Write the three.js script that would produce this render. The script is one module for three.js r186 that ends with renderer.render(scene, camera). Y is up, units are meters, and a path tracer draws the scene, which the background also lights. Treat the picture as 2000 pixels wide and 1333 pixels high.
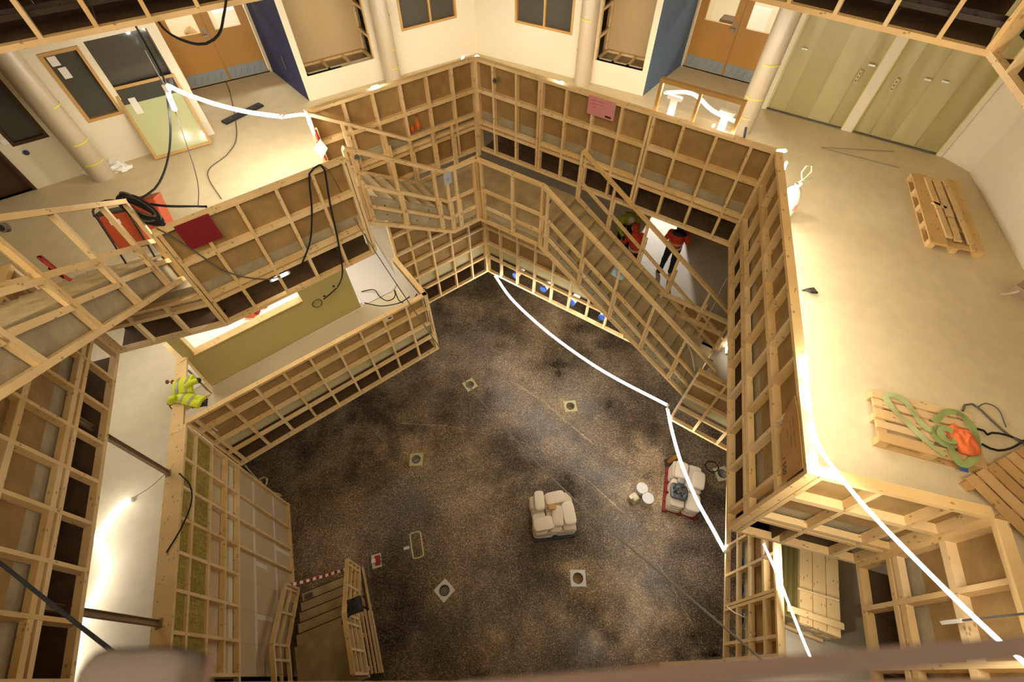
import * as THREE from 'three';
import { mergeGeometries } from 'three/addons/utils/BufferGeometryUtils.js';
import { MarchingCubes } from 'three/addons/objects/MarchingCubes.js';
import { RectAreaLightUniformsLib } from 'three/addons/lights/RectAreaLightUniformsLib.js';

// ---------------------------------------------------------------- camera, sky, large lights, exposure
const scene = new THREE.Scene();
scene.background = new THREE.Color(0x0a0806);
const FPX = 897.65, PITCH = 0.939925, ROLL = -0.003207, EYE = 13.44;
const camera = new THREE.PerspectiveCamera(2 * Math.atan(666.5 / FPX) * 180 / Math.PI, 1.5, 0.05, 120);
camera.position.set(0, EYE, 0);
camera.rotation.order = 'YXZ';
camera.rotation.set(-PITCH, 0, ROLL);
camera.focus = 9.5; camera.userData.fStop = 2.8;
scene.add(camera);
const renderer = new THREE.WebGLRenderer({ antialias: true });
renderer.toneMapping = THREE.LinearToneMapping;
renderer.toneMappingExposure = 1.12;
renderer.shadowMap.enabled = true;
RectAreaLightUniformsLib.init();
const WARM = new THREE.Color().setRGB(1, 0.87, 0.66), LED = new THREE.Color().setRGB(1, 0.94, 0.83);
const ROPE_CD = 1.15;                       // candela of each light along a rope, one every 0.4 m
const PANEL_NITS = 13;                       // added warm fill panels above the atrium, out of view
const PANELS = [[-4.6, 1.7], [-1.5, 1.7], [1.6, 1.7], [4.6, 1.7]];

// ---------------------------------------------------------------- helpers
let seed = 20240611;
const rnd = () => { seed = (seed * 1664525 + 1013904223) >>> 0; return seed / 4294967296; };
const rr = (a, b) => a + (b - a) * rnd();
const V = (x, y, z) => new THREE.Vector3(x, y, z);
// a pixel of the 2000 x 1333 photograph and a height give a point
function at(px, py, h) {
  const a = (px - 1000) / FPX, b = (py - 666.5) / FPX, cr = Math.cos(ROLL), sr = Math.sin(ROLL);
  const u = cr * a + sr * b, v = -sr * a + cr * b, c = Math.cos(PITCH), s = Math.sin(PITCH);
  const d = V(u, -s - v * c, -c + v * s), t = (h - EYE) / d.y;
  return V(d.x * t, h, d.z * t);
}
// where the ray of a pixel meets a standing plane: through p along dir, moved by off along its left normal
function hit(px, py, p, dir, off = 0) {
  const q = at(px, py, 0), r = V(q.x, q.y - EYE, q.z), n = [-dir[1], dir[0]], s = ((p[0] + n[0] * off) * n[0] + (p[1] + n[1] * off) * n[1]) / (r.x * n[0] + r.z * n[1]);
  return V(r.x * s, EYE + r.y * s, r.z * s);
}
const used = {};
function numbered(n) { const k = used[n] = (used[n] ?? -1) + 1; return k ? n + '_' + String(k).padStart(3, '0') : n; }
function tag(o, label, category, group, kind) {
  o.userData.label = label; o.userData.category = category;
  if (group) o.userData.group = group;
  if (kind) o.userData.kind = kind;
  return o;
}
function thing(name, label, category, pos = [0, 0, 0], turn = 0, group, kind) {
  const o = new THREE.Group(); o.name = numbered(name); o.position.set(...pos); o.rotation.y = turn;
  scene.add(o); return tag(o, label, category, group, kind);
}
function part(parent, name, geo, mat, label) {
  const m = new THREE.Mesh(geo, mat); m.name = name; parent.add(m);
  if (label) m.userData.label = label;
  return m;
}
function solo(name, label, category, geo, mat, group, kind) {
  const m = new THREE.Mesh(geo, mat); m.name = numbered(name); scene.add(m); return tag(m, label, category, group, kind);
}
// a box whose uv are metres, the long side along u
function box(w, h, d, x = 0, y = 0, z = 0) {
  const g = new THREE.BoxGeometry(w, h, d), p = g.attributes.position, n = g.attributes.normal, uv = g.attributes.uv;
  const dims = [w, h, d], ou = rnd() * 7, ov = rnd() * 7;
  const long = dims.indexOf(Math.max(...dims));
  for (let i = 0; i < p.count; i++) {
    const P = [p.getX(i), p.getY(i), p.getZ(i)], N = [Math.abs(n.getX(i)), Math.abs(n.getY(i)), Math.abs(n.getZ(i))];
    const ax = [0, 1, 2].filter(k => N[k] < 0.5);
    if (ax[1] === long) ax.reverse();
    uv.setXY(i, P[ax[0]] + ou, P[ax[1]] + ov);
  }
  g.translate(x, y, z);
  return g;
}
// a straight timber from a to b: w across (level), h in the standing plane
function bar(a, b, w, h) {
  const d = b.clone().sub(a), L = d.length(), X = d.normalize();
  let Z = X.clone().cross(V(0, 1, 0)); if (Z.lengthSq() < 1e-6) Z = V(0, 0, 1); Z.normalize();
  const Y = Z.clone().cross(X), g = box(L, h, w);
  g.applyMatrix4(new THREE.Matrix4().makeBasis(X, Y, Z)); g.translate((a.x + b.x) / 2, (a.y + b.y) / 2, (a.z + b.z) / 2);
  return g;
}
function tube(pts, r, rad = 6, seg) {
  const c = new THREE.CatmullRomCurve3(pts, false, 'catmullrom', 0.5);
  return new THREE.TubeGeometry(c, seg || Math.max(8, Math.ceil(c.getLength() / 0.12)), r, rad, false);
}
const cyl = (r0, r1, h, x, y, z, seg = 16) => { const g = new THREE.CylinderGeometry(r0, r1, h, seg); g.translate(x, y, z); return g; };
const merge = gs => mergeGeometries(gs.map(g => g.index ? g.toNonIndexed() : g).map(g => { for (const k of Object.keys(g.attributes)) if (!['position', 'normal', 'uv'].includes(k)) g.deleteAttribute(k); return g; }));

// ---------------------------------------------------------------- noise and textures
function hash(x, y, s) { let h = (x * 374761393 + y * 668265263 + s * 974634777) | 0; h = Math.imul(h ^ (h >>> 13), 1274126177); return ((h ^ (h >>> 16)) >>> 0) / 4294967296; }
function vn(x, y, per, s) {
  const xi = Math.floor(x), yi = Math.floor(y), fx = x - xi, fy = y - yi, u = fx * fx * (3 - 2 * fx), v = fy * fy * (3 - 2 * fy);
  const m = k => ((k % per) + per) % per;
  const a = hash(m(xi), m(yi), s), b = hash(m(xi + 1), m(yi), s), c = hash(m(xi), m(yi + 1), s), d = hash(m(xi + 1), m(yi + 1), s);
  return a + (b - a) * u + (c - a) * v + (a - b - c + d) * u * v;
}
function fbm(x, y, per, s, o = 4) { let r = 0, w = 0.5, t = 0; for (let i = 0; i < o; i++) { r += w * vn(x, y, per, s + i); t += w; x *= 2; y *= 2; per *= 2; w *= 0.5; } return r / t; }
function tex(w, h, fn, rep = 1, repY = rep, color = true) {
  const d = new Uint8Array(w * h * 4);
  for (let y = 0; y < h; y++) for (let x = 0; x < w; x++) {
    const c = fn(x / w, y / h, x, y), i = (y * w + x) * 4;
    for (let k = 0; k < 3; k++) d[i + k] = Math.max(0, Math.min(255, Math.round(c[k] * 255)));
    d[i + 3] = 255;
  }
  const t = new THREE.DataTexture(d, w, h); t.wrapS = t.wrapT = THREE.RepeatWrapping; t.repeat.set(rep, repY);
  t.magFilter = THREE.LinearFilter; t.minFilter = THREE.LinearMipmapLinearFilter; t.generateMipmaps = true;
  if (color) t.colorSpace = THREE.SRGBColorSpace;
  t.needsUpdate = true; return t;
}
// pine: streaks along u, a knot now and then (1 m long, 0.25 m across)
const knots = Array.from({ length: 7 }, () => [rnd(), rnd(), rr(0.008, 0.02)]);
const woodTex = tex(512, 256, (u, v) => {
  const g = fbm(u * 3, v * 48, 3, 5, 2), f = fbm(u * 8, v * 96, 8, 9, 2);
  let k = 0.86 + 0.16 * (g - 0.5) + 0.12 * (f - 0.5), red = 0;
  for (const [a, b, r] of knots) { const du = Math.min(Math.abs(u - a), 1 - Math.abs(u - a)), dv = Math.min(Math.abs(v - b), 1 - Math.abs(v - b)) * 0.25, q = Math.hypot(du * 0.6, dv) / r; if (q < 1) { k -= 0.26 * (1 - q * q); red += 0.05 * (1 - q); } }
  return [k + 0.06, k, k - 0.07 - red];
}, 1, 4);
const boardTex = tex(256, 256, (u, v) => { const k = 0.9 + 0.14 * (hash(Math.floor(u * 256), Math.floor(v * 256), 3) - 0.5) + 0.16 * (fbm(u * 6, v * 6, 6, 21, 3) - 0.5); return [k, k * 0.985, k * 0.96]; }, 1);
const concTex = tex(256, 256, (u, v) => { const k = 0.88 + 0.24 * (fbm(u * 8, v * 8, 8, 31, 4) - 0.5) + 0.1 * (hash(Math.floor(u * 256), Math.floor(v * 256), 4) - 0.5); return [k, k, k * 0.97]; }, 0.6);
const woolTex = tex(256, 256, (u, v) => { const k = 0.86 + 0.3 * (fbm(u * 40, v * 8, 40, 41, 3) - 0.5) + 0.28 * (fbm(u * 10, v * 24, 10, 47, 3) - 0.5); return [k, k, k * 0.9]; }, 1.2);
const screedTex = tex(1024, 1024, (u, v) => {
  const st = fbm(u * 5, v * 5, 5, 51, 5), fi = fbm(u * 64, v * 64, 64, 57, 2), sp = hash(Math.floor(u * 1024), Math.floor(v * 1024), 8);
  let k = 0.94 + 0.13 * (st - 0.5) + 0.05 * (fi - 0.5);
  if (sp > 0.9993) k -= 0.22;
  return [k, k * (0.985 + 0.02 * st), k * (0.95 + 0.05 * st)];
}, 0.1);
const oakTex = tex(256, 256, (u, v) => { const k = 0.86 + 0.22 * (fbm(u * 2, v * 60, 2, 61, 3) - 0.5); return [k + 0.03, k, k - 0.05]; }, 1);
const plainTex = tex(256, 256, (u, v) => { const k = 0.97 + 0.05 * (fbm(u * 4, v * 4, 4, 71, 4) - 0.5) + 0.02 * (hash(Math.floor(u * 256), Math.floor(v * 256), 6) - 0.5); return [k, k, k]; }, 0.4);

const S = (hex, o = {}) => new THREE.MeshStandardMaterial({ color: hex, roughness: 0.8, ...o });
const M = {
  wood: ['#f2e0b2', '#eed8a4', '#f4e4bb', '#ead29b', '#f0dcad'].map(c => S(c, { map: woodTex, roughness: 0.72 })),
  board: ['#ab8b55', '#a6854f', '#af905b'].map(c => S(c, { map: boardTex, roughness: 0.85 })),
  conc: S('#b6a88c', { map: concTex, roughness: 0.9 }), paleStone: S('#b6a88c'),
  wool: ['#b29d55', '#ab954c'].map(c => S(c, { map: woolTex, roughness: 1 })),
  greenBoard: S('#c2b472', { map: plainTex, roughness: 0.85 }),
  drywall: S('#c8b08a', { map: plainTex, roughness: 0.9 }), filler: S('#d8cdb6', { roughness: 0.9 }),
  cream: S('#e9dfc4', { map: plainTex, roughness: 0.85 }), beige: S('#c9b083', { map: plainTex, roughness: 0.9 }),
  screed: S('#e6d5af', { map: screedTex, roughness: 0.6 }), screedPale: S('#ddd0b8', { map: screedTex, roughness: 0.6 }),
  strip: S('#bdb184', { map: plainTex }), steel: S('#8a8a86', { metalness: 0.7, roughness: 0.45 }), darkSteel: S('#4a4038', { metalness: 0.6, roughness: 0.5 }), rustSteel: S('#957d5e', { metalness: 0.25, roughness: 0.6 }),
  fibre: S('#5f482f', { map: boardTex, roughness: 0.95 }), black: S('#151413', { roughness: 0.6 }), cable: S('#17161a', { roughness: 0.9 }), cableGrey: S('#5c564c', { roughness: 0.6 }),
  oak: S('#d3a14e', { map: oakTex, roughness: 0.45 }), oakFrame: S('#cba565', { map: oakTex, roughness: 0.5 }), darkFrame: S('#4d3524', { map: oakTex, roughness: 0.5 }),
  blueDark: S('#2f3a68', { roughness: 0.7 }), blueGrey: S('#5b7290', { roughness: 0.7 }), kick: S('#9aa2a8', { metalness: 0.2, roughness: 0.45 }),
  white: S('#eeece6', { roughness: 0.7 }), paper: S('#dfdacd', { roughness: 0.9 }), plasticWrap: S('#bfb196', { roughness: 0.35, map: plainTex }), tape: S('#d6c95a', { roughness: 0.6 }),
  blue: S('#2c56b4', { roughness: 0.5 }), duct: S('#d9d5cb', { roughness: 0.5 }), red: S('#a02a22', { roughness: 0.7 }), orange: S('#e0602a', { roughness: 0.7 }),
  darkGlass: new THREE.MeshPhysicalMaterial({ color: '#4a4941', roughness: 0.06, metalness: 0, specularIntensity: 0.6 }),
  clearGlass: new THREE.MeshPhysicalMaterial({ color: '#ffffff', roughness: 0.02, transmission: 1, thickness: 0 }),
  tread: S('#c4af88', { map: concTex, roughness: 0.85 }),
  led: new THREE.MeshStandardMaterial({ color: '#ffffff', emissive: new THREE.Color().setRGB(1, 0.98, 0.96), emissiveIntensity: 3.2, roughness: 0.5 }),
};
const wood = () => M.wood[Math.floor(rnd() * 5)], hard = () => M.board[Math.floor(rnd() * 3)];

// ---------------------------------------------------------------- plan of the place (metres, x right, z towards the camera)
const A = [-0.77, -10.52], B = [4.37, -7.0], C = [2.82, -1.56], D = [4.345, -1.14], E = [3.9, 0.35];
const F = [-3.75, -8.33], G = [-2.70, -6.84], K = [-5.02, -5.01], I = [-6.62, -4.42], LP = [-4.78, 0.35];
const Q = [-0.74, -8.69];                                   // inner corner of the stair landing
const DIR_U = [-0.792, 0.611], DIR_D = [0.8255, 0.5644], DIR_E = [0.3604, 0.9328], NRM_E = [0.9328, -0.3604];
const go = (p, d, t) => [p[0] + d[0] * t, p[1] + d[1] * t];
const MA = [-0.76, -10.42], MT = [4.98, -6.48], MS0 = [3.94, -5.22], MS1 = [5.17, -4.37], MR1 = [3.93, -0.22], MN = [-2.98, -8.72], MXE = [-2.03, -7.43], MXC = [-6.42, -4.04];
const MN1 = [2.15, -0.16], MN2 = [2.15, 0.06], MN3 = [-4.98, 0.06];
function offsetPoly(p, d) {
  let area = 0; const n = p.length;
  for (let i = 0; i < n; i++) { const a = p[i], b = p[(i + 1) % n]; area += a[0] * b[1] - b[0] * a[1]; }
  const s = area > 0 ? 1 : -1, L = p.map((a, i) => { const b = p[(i + 1) % n], x = b[0] - a[0], z = b[1] - a[1], l = Math.hypot(x, z), nx = s * z / l, nz = -s * x / l; return { x: a[0] + nx * d, z: a[1] + nz * d, dx: x / l, dz: z / l }; });
  return p.map((_, i) => { const a = L[(i + n - 1) % n], b = L[i], den = a.dx * b.dz - a.dz * b.dx; if (Math.abs(den) < 1e-4) return [b.x, b.z]; const t = ((b.x - a.x) * b.dz - (b.z - a.z) * b.dx) / den; return [a.x + a.dx * t, a.z + a.dz * t]; });
}
const X0 = -13.5, X1 = 12.5, Z0 = -17, Z1 = 6;
function slabShape(hole) {
  const s = new THREE.Shape([[X0, Z0], [X1, Z0], [X1, Z1], [X0, Z1]].map(([x, z]) => new THREE.Vector2(x, -z)));
  if (hole) s.holes.push(new THREE.Path(hole.map(([x, z]) => new THREE.Vector2(x, -z))));
  return s;
}
function slab(name, label, hole, y0, y1, top) {
  const o = thing(name, label, 'floor', [0, y0, 0], 0, null, 'structure');
  const g = new THREE.ExtrudeGeometry(slabShape(hole), { depth: y1 - y0 - 0.012, bevelEnabled: false }); g.rotateX(-Math.PI / 2);
  part(o, 'concrete_slab', g, M.conc);
  const t = new THREE.ExtrudeGeometry(slabShape(hole), { depth: 0.012, bevelEnabled: false }); t.rotateX(-Math.PI / 2); t.translate(0, y1 - y0 - 0.012, 0);
  part(o, 'floor_finish', t, top);
  return o;
}
// ---------------------------------------------------------------- the structure
const UPoly = [LP, I, K, G, F, A, B, C, D, E], MPoly = [MN3, MXC, MXE, MN, MA, MT, MS0, MS1, MR1, MN1, MN2];
const L3Poly = [[-5.1, 0.14], [-7.3, -5.16], [0.25, -10.16], [5.53, -5.82], [4.3, -1.6], [3.9, 0.14]];
slab('floor', 'pale first floor slab around the terrazzo hall, below the upper galleries', offsetPoly(MPoly, 0.114), 3.66, 4, M.screedPale);
slab('floor', 'cream second floor slab of the galleries where the wooden pallets lie', offsetPoly(UPoly, 0.114), 7.66, 8, M.screed);
slab('floor', 'third floor slab whose dark ceiling void shows behind the topmost timber frames', offsetPoly(L3Poly, 0.114), 11.66, 12, M.screed);
{ // ceiling over the hall with four added warm fill panels out of sight
  const o = thing('ceiling', 'plain ceiling closing the atrium above the galleries', 'ceiling', [0, 16.4, 0], 0, null, 'structure');
  part(o, 'ceiling_board', box(X1 - X0, 0.2, Z1 - Z0, (X0 + X1) / 2, 0.1, (Z0 + Z1) / 2), M.cream);
  for (const [x, z] of PANELS) {
    const p = thing('fill_panel', 'added warm square fill light, out of view in the ceiling over the hall', 'lamp', [x, 16.3, z], 0, 'added warm fill panels in the hall ceiling');
    part(p, 'housing', box(2.5, 0.06, 2.5, 0, 0.06, 0), M.white);
    part(p, 'diffuser', box(2.4, 0.02, 2.4, 0, 0.02, 0), new THREE.MeshStandardMaterial({ color: '#fff', emissive: WARM, emissiveIntensity: 1.2 }));
    const l = new THREE.RectAreaLight(WARM, PANEL_NITS, 2.4, 2.4); l.position.set(x, 16.29, z); l.rotation.x = -Math.PI / 2; scene.add(l);
  }
}
// outer shell, floor by floor behind everything
for (const [side, x, z, w, d] of [['outer_left', X0 - 0.15, (Z0 + Z1) / 2, 0.3, Z1 - Z0 + 0.6], ['outer_right', X1 + 0.15, (Z0 + Z1) / 2, 0.3, Z1 - Z0 + 0.6], ['outer_back', (X0 + X1) / 2, Z0 - 0.15, X1 - X0, 0.3], ['outer_front', (X0 + X1) / 2, Z1 + 0.15, X1 - X0, 0.3]])
  solo('wall_' + side, 'plain outer wall of the building on the ' + side.split('_')[1] + ' side', 'wall', box(w, 16.6, d, x, 8.3, z), M.beige, null, 'structure');
// ---------------------------------------------------------------- terrazzo ground floor
{
  const g0 = (x, y) => { const p = at(x, y, 0); return [p.x, p.z]; };
  const drains = [[918, 752], [1114, 794], [813, 898], [868, 1154], [1129, 1130], [1410, 926]].map(p => g0(...p));
  const scr = [[785, 827, 870, 832, 0.014, 0.30], [870, 832, 960, 850, 0.012, 0.14], [992, 855, 1030, 868, 0.016, 0.22], [1095, 912, 1150, 940, 0.012, 0.18], [1150, 940, 1218, 1003, 0.014, 0.34], [1000, 745, 1062, 785, 0.05, 0.13], [1062, 785, 1155, 866, 0.04, 0.10], [1120, 835, 1160, 868, 0.02, 0.2], [1285, 1103, 1305, 1130, 0.016, 0.3], [1305, 1130, 1385, 1285, 0.012, 0.2], [640, 832, 660, 838, 0.02, 0.16], [600, 850, 640, 835, 0.02, 0.12], [560, 868, 615, 858, 0.012, 0.12]]
    .map(([a, b, c, d, w, k]) => [...g0(a, b), ...g0(c, d), w, k]);
  const pale = [[1250, 930, 1.1, 0.9, 0.08], [1270, 980, 0.9, 0.7, 0.09], [1180, 1180, 1.2, 1.0, 0.1], [1250, 1270, 1.3, 0.9, 0.1], [720, 850, 0.8, 0.5, 0.05], [900, 590, 0.8, 0.5, 0.07], [1000, 1280, 1, 0.6, 0.04], [1090, 870, 0.5, 0.3, 0.05], [830, 1000, 1, 0.6, -0.05], [690, 960, 1.2, 0.8, -0.05], [1000, 880, 0.9, 0.7, -0.04]].map(([x, y, a, b, k]) => [...g0(x, y), a, b, k]);
  const N = 2048, d = new Uint8Array(N * N * 4), r = new Uint8Array(N * N * 4);
  for (let y = 0; y < N; y++) for (let x = 0; x < N; x++) {
    const u = x / N, v = y / N, wx = -8 + 16 * u, wz = -12 + 16 * v, i = (y * N + x) * 4;
    const big = fbm(u * 10, v * 10, 10, 101, 3), mid = fbm(u * 40, v * 40, 40, 111, 3), warm = fbm(u * 7, v * 7, 7, 131, 3);
    let k = 0.345 + 0.36 * (big - 0.5) + 0.24 * (mid - 0.5);
    const h1 = hash(x >> 1, y >> 1, 7), h2 = hash(x, y, 8);
    let chip = 0;
    if (h1 > 0.78) chip = 0.10 + 0.26 * h2; else if (h1 < 0.2) chip = -0.12;
    k += chip + 0.08 * (h2 - 0.5);
    let tan = 0.35 + 0.9 * (warm - 0.5);
    for (const [a, b, e, f, q] of pale) { const s = 1 - ((wx - a) / e) ** 2 - ((wz - b) / f) ** 2; if (s > -0.6) k += q * Math.min(1, Math.max(0, s + 0.6 + 1.4 * (mid - 0.5))) * (0.6 + 0.8 * mid); }
    for (const [a, b] of drains) { const q = Math.max(Math.abs(wx - a), Math.abs(wz - b)) + 0.35 * (mid - 0.5); if (q < 0.52) { k += 0.05 * Math.min(1, (0.52 - q) * 6); tan += 0.35 * Math.min(1, (0.52 - q) * 6); } }
    for (const [a, b, c, e, w, q] of scr) { if (wx < Math.min(a, c) - 0.2 || wx > Math.max(a, c) + 0.2 || wz < Math.min(b, e) - 0.2 || wz > Math.max(b, e) + 0.2) continue; const l2 = (c - a) ** 2 + (e - b) ** 2, t = Math.max(0, Math.min(1, ((wx - a) * (c - a) + (wz - b) * (e - b)) / l2)), ds = Math.hypot(wx - a - t * (c - a), wz - b - t * (e - b)); if (ds < w) k += q * (0.4 + 0.9 * h2) * (1 - ds / w * 0.5); }
    const R = k * 1.06 + 0.015 * tan, Gc = k * 0.912, Bc = k * (0.785 - 0.17 * tan);
    d[i] = Math.max(18, Math.min(255, R * 255)); d[i + 1] = Math.max(14, Math.min(255, Gc * 255)); d[i + 2] = Math.max(10, Math.min(255, Bc * 255)); d[i + 3] = 255;
    const pol = Math.max(0, Math.min(1, 1.3 - Math.hypot((wx - 2.8) / 1.7, (wz + 1.0) / 1.5) + 1.2 * (mid - 0.5))), ro = 0.42 + 0.35 * (big - 0.5) + 0.25 * (mid - 0.5) - 0.2 * pol;
    r[i] = r[i + 1] = r[i + 2] = Math.max(30, Math.min(255, ro * 255)); r[i + 3] = 255;
  }
  const mk = (a, c) => { const t = new THREE.DataTexture(a, N, N); t.wrapS = t.wrapT = THREE.RepeatWrapping; t.magFilter = THREE.LinearFilter; t.minFilter = THREE.LinearMipmapLinearFilter; t.generateMipmaps = true; if (c) t.colorSpace = THREE.SRGBColorSpace; t.needsUpdate = true; return t; };
  const m = new THREE.MeshStandardMaterial({ map: mk(d, 1), roughnessMap: mk(r, 0), roughness: 1 });
  const fs = slabShape(); for (const [x, z] of drains) { const h = new THREE.Path(); h.absarc(x, -z, 0.126, 0, Math.PI * 2, true); fs.holes.push(h); }
  const g = new THREE.ExtrudeGeometry(fs, { depth: 0.3, bevelEnabled: false, curveSegments: 24 }); g.rotateX(-Math.PI / 2); g.translate(0, -0.3, 0);
  const p = g.attributes.position, uv = g.attributes.uv;
  for (let i = 0; i < p.count; i++) uv.setXY(i, (p.getX(i) + 8) / 16, (p.getZ(i) + 12) / 16);
  solo('floor', 'dark brown speckled terrazzo floor at the bottom of the hall', 'floor', g, m, null, 'structure');
  // drains: square plates with a round pipe
  const turn = [0.6, 0.1, 0.05, 0.8, 0.0, 0.2], words = ['beside the pale streak under the stair', 'close to the light rope', 'in front of the long boxed frame', 'turned like a diamond near the taped steps', 'with a bright white rim', 'beside the coil of hose'];
  const pipeMat = S('#a09a90', { side: THREE.DoubleSide, roughness: 0.5 });
  drains.forEach(([x, z], i) => {
    const o = thing('floor_drain', 'square drain plate with open round pipe ' + words[i], 'drain', [x, 0, z], turn[i], 'drains in the terrazzo');
    const s = new THREE.Shape([[-.2, -.2], [.2, -.2], [.2, .2], [-.2, .2]].map(q => new THREE.Vector2(...q)));
    const hole = new THREE.Path(); hole.absarc(0, 0, 0.125, 0, Math.PI * 2, true); s.holes.push(hole);
    const pg = new THREE.ExtrudeGeometry(s, { depth: 0.012, bevelEnabled: false, curveSegments: 20 }); pg.rotateX(-Math.PI / 2);
    part(o, 'plate', pg, i === 4 || i === 3 ? M.duct : M.strip);
    const rg = new THREE.TorusGeometry(0.125, 0.012, 8, 28); rg.rotateX(Math.PI / 2); rg.translate(0, 0.012, 0); part(o, 'pipe_rim', rg, M.cableGrey);
    const pw = new THREE.CylinderGeometry(0.122, 0.122, 0.3, 24, 1, true); pw.translate(0, -0.15, 0); part(o, 'pipe_wall', pw, pipeMat); part(o, 'pipe_bottom', cyl(0.12, 0.12, 0.006, 0, i === 4 ? -0.1 : -0.22, 0, 24), i === 4 || i === 1 ? M.board[0] : pipeMat);
  });
}

// ---------------------------------------------------------------- timber frames
const PROF_U = { y0: 7.06, y1: 9.15, rails: [[8.45, 8.535], [7.73, 7.81], [7.62, 7.685]], panels: [[8.0, 9.1]] };
const PROF_M = { y0: 2.92, y1: 5.19, rails: [[4.675, 4.76], [4.09, 4.175], [3.54, 3.61]], panels: [[4.06, 5.15]] };
// studs: distances along the wall; local z is 0 at the face towards the hall, -depth at the back
function frame(label, p0, p1, prof, studs, o = {}) {
  const dx = p1[0] - p0[0], dz = p1[1] - p0[1], L = Math.hypot(dx, dz), a = Math.atan2(dz, dx), dp = o.depth || 0.1, sw = o.sw || 0.052, H = prof.y1 - prof.y0;
  const t = thing(o.name || 'stud_wall', label, 'stud wall', [p0[0], prof.y0, p0[1]], -a, o.group || 'timber frames around the hall');
  const Y = y => y - prof.y0, tp = o.top || 0.06;
  part(t, 'top_plate', box(L + (o.grow || 0), tp, (o.topW || dp) + 0.012, L / 2, H - tp / 2, -((o.topW || dp) + 0.012) / 2 + 0.006), wood());
  part(t, 'bottom_plate', box(L, 0.065, dp, L / 2, 0.0325, -dp / 2), wood());
  const xs = [sw / 2, ...studs, L - sw / 2];
  xs.forEach((x, i) => {
    const dbl = o.double && o.double.includes(i);
    for (const s of dbl ? [-0.034, 0.034] : [0]) part(t, 'stud', box(sw, H - tp - 0.065, dp, x + s, (H - tp + 0.065) / 2, -dp / 2), wood());
  });
  for (let i = 0; i < xs.length - 1; i++) {
    const w0 = sw / 2 + (o.double && o.double.includes(i) ? 0.034 : 0), w1 = sw / 2 + (o.double && o.double.includes(i + 1) ? 0.034 : 0);
    const a0 = xs[i] + w0, a1 = xs[i + 1] - w1;
    if (a1 - a0 < 0.03) continue;
    prof.rails.forEach(([b0, b1], k) => part(t, 'rail', box(a1 - a0, b1 - b0, (k === 0 ? dp : dp * 0.8), (a0 + a1) / 2, Y((b0 + b1) / 2), -(k === 0 ? dp : dp * 0.8) / 2 - (k ? 0.003 : 0)), wood()));
    for (const [b0, b1, m, nm, zz] of [...prof.panels, ...(o.extra || [])])
      part(t, nm || 'board', box(xs[i + 1] - xs[i] - 0.004, b1 - b0, 0.012, (xs[i] + xs[i + 1]) / 2, Y((b0 + b1) / 2), -dp - 0.007 - (zz || 0)), m ? (Array.isArray(m) ? m[i % m.length] : m) : hard());
  }
  if (o.cavity) for (let i = 0; i < xs.length - 1; i++) {       // closed void: back board and floor strip per bay, added to keep light out
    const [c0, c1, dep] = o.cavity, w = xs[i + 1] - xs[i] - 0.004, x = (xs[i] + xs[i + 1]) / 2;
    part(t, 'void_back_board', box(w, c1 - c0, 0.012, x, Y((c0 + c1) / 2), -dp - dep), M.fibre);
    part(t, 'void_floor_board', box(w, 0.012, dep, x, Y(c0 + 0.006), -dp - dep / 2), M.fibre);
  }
  return t;
}
const every = (first, n, step = 0.6) => Array.from({ length: n }, (_, i) => first + i * step);
frame('timber parapet frame backed with brown board below the white wall with the left recess', F, A, { ...PROF_U, panels: [[8.0, 9.1], [7.08, 7.6]] }, every(0.72, 5));
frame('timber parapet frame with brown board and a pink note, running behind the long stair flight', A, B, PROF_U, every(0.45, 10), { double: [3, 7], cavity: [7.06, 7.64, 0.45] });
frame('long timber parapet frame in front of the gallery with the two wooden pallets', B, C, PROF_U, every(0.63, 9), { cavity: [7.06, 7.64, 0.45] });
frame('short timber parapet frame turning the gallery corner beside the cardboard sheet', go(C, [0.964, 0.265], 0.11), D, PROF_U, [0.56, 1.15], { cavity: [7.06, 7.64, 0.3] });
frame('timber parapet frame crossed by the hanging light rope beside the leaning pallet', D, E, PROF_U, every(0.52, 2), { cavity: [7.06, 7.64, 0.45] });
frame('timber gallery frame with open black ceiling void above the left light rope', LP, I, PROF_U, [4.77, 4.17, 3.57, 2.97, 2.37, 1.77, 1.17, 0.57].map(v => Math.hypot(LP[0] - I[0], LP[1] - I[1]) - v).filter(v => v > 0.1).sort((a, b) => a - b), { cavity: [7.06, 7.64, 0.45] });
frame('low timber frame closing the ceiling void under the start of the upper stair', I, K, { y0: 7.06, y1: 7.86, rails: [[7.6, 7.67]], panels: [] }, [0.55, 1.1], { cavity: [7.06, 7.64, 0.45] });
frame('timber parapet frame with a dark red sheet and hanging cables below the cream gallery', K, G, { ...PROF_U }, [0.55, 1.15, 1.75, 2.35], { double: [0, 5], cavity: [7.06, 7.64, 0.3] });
frame('timber frame of the near gallery edge under the photographer', E, LP, PROF_U, every(0.6, 13));
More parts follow.
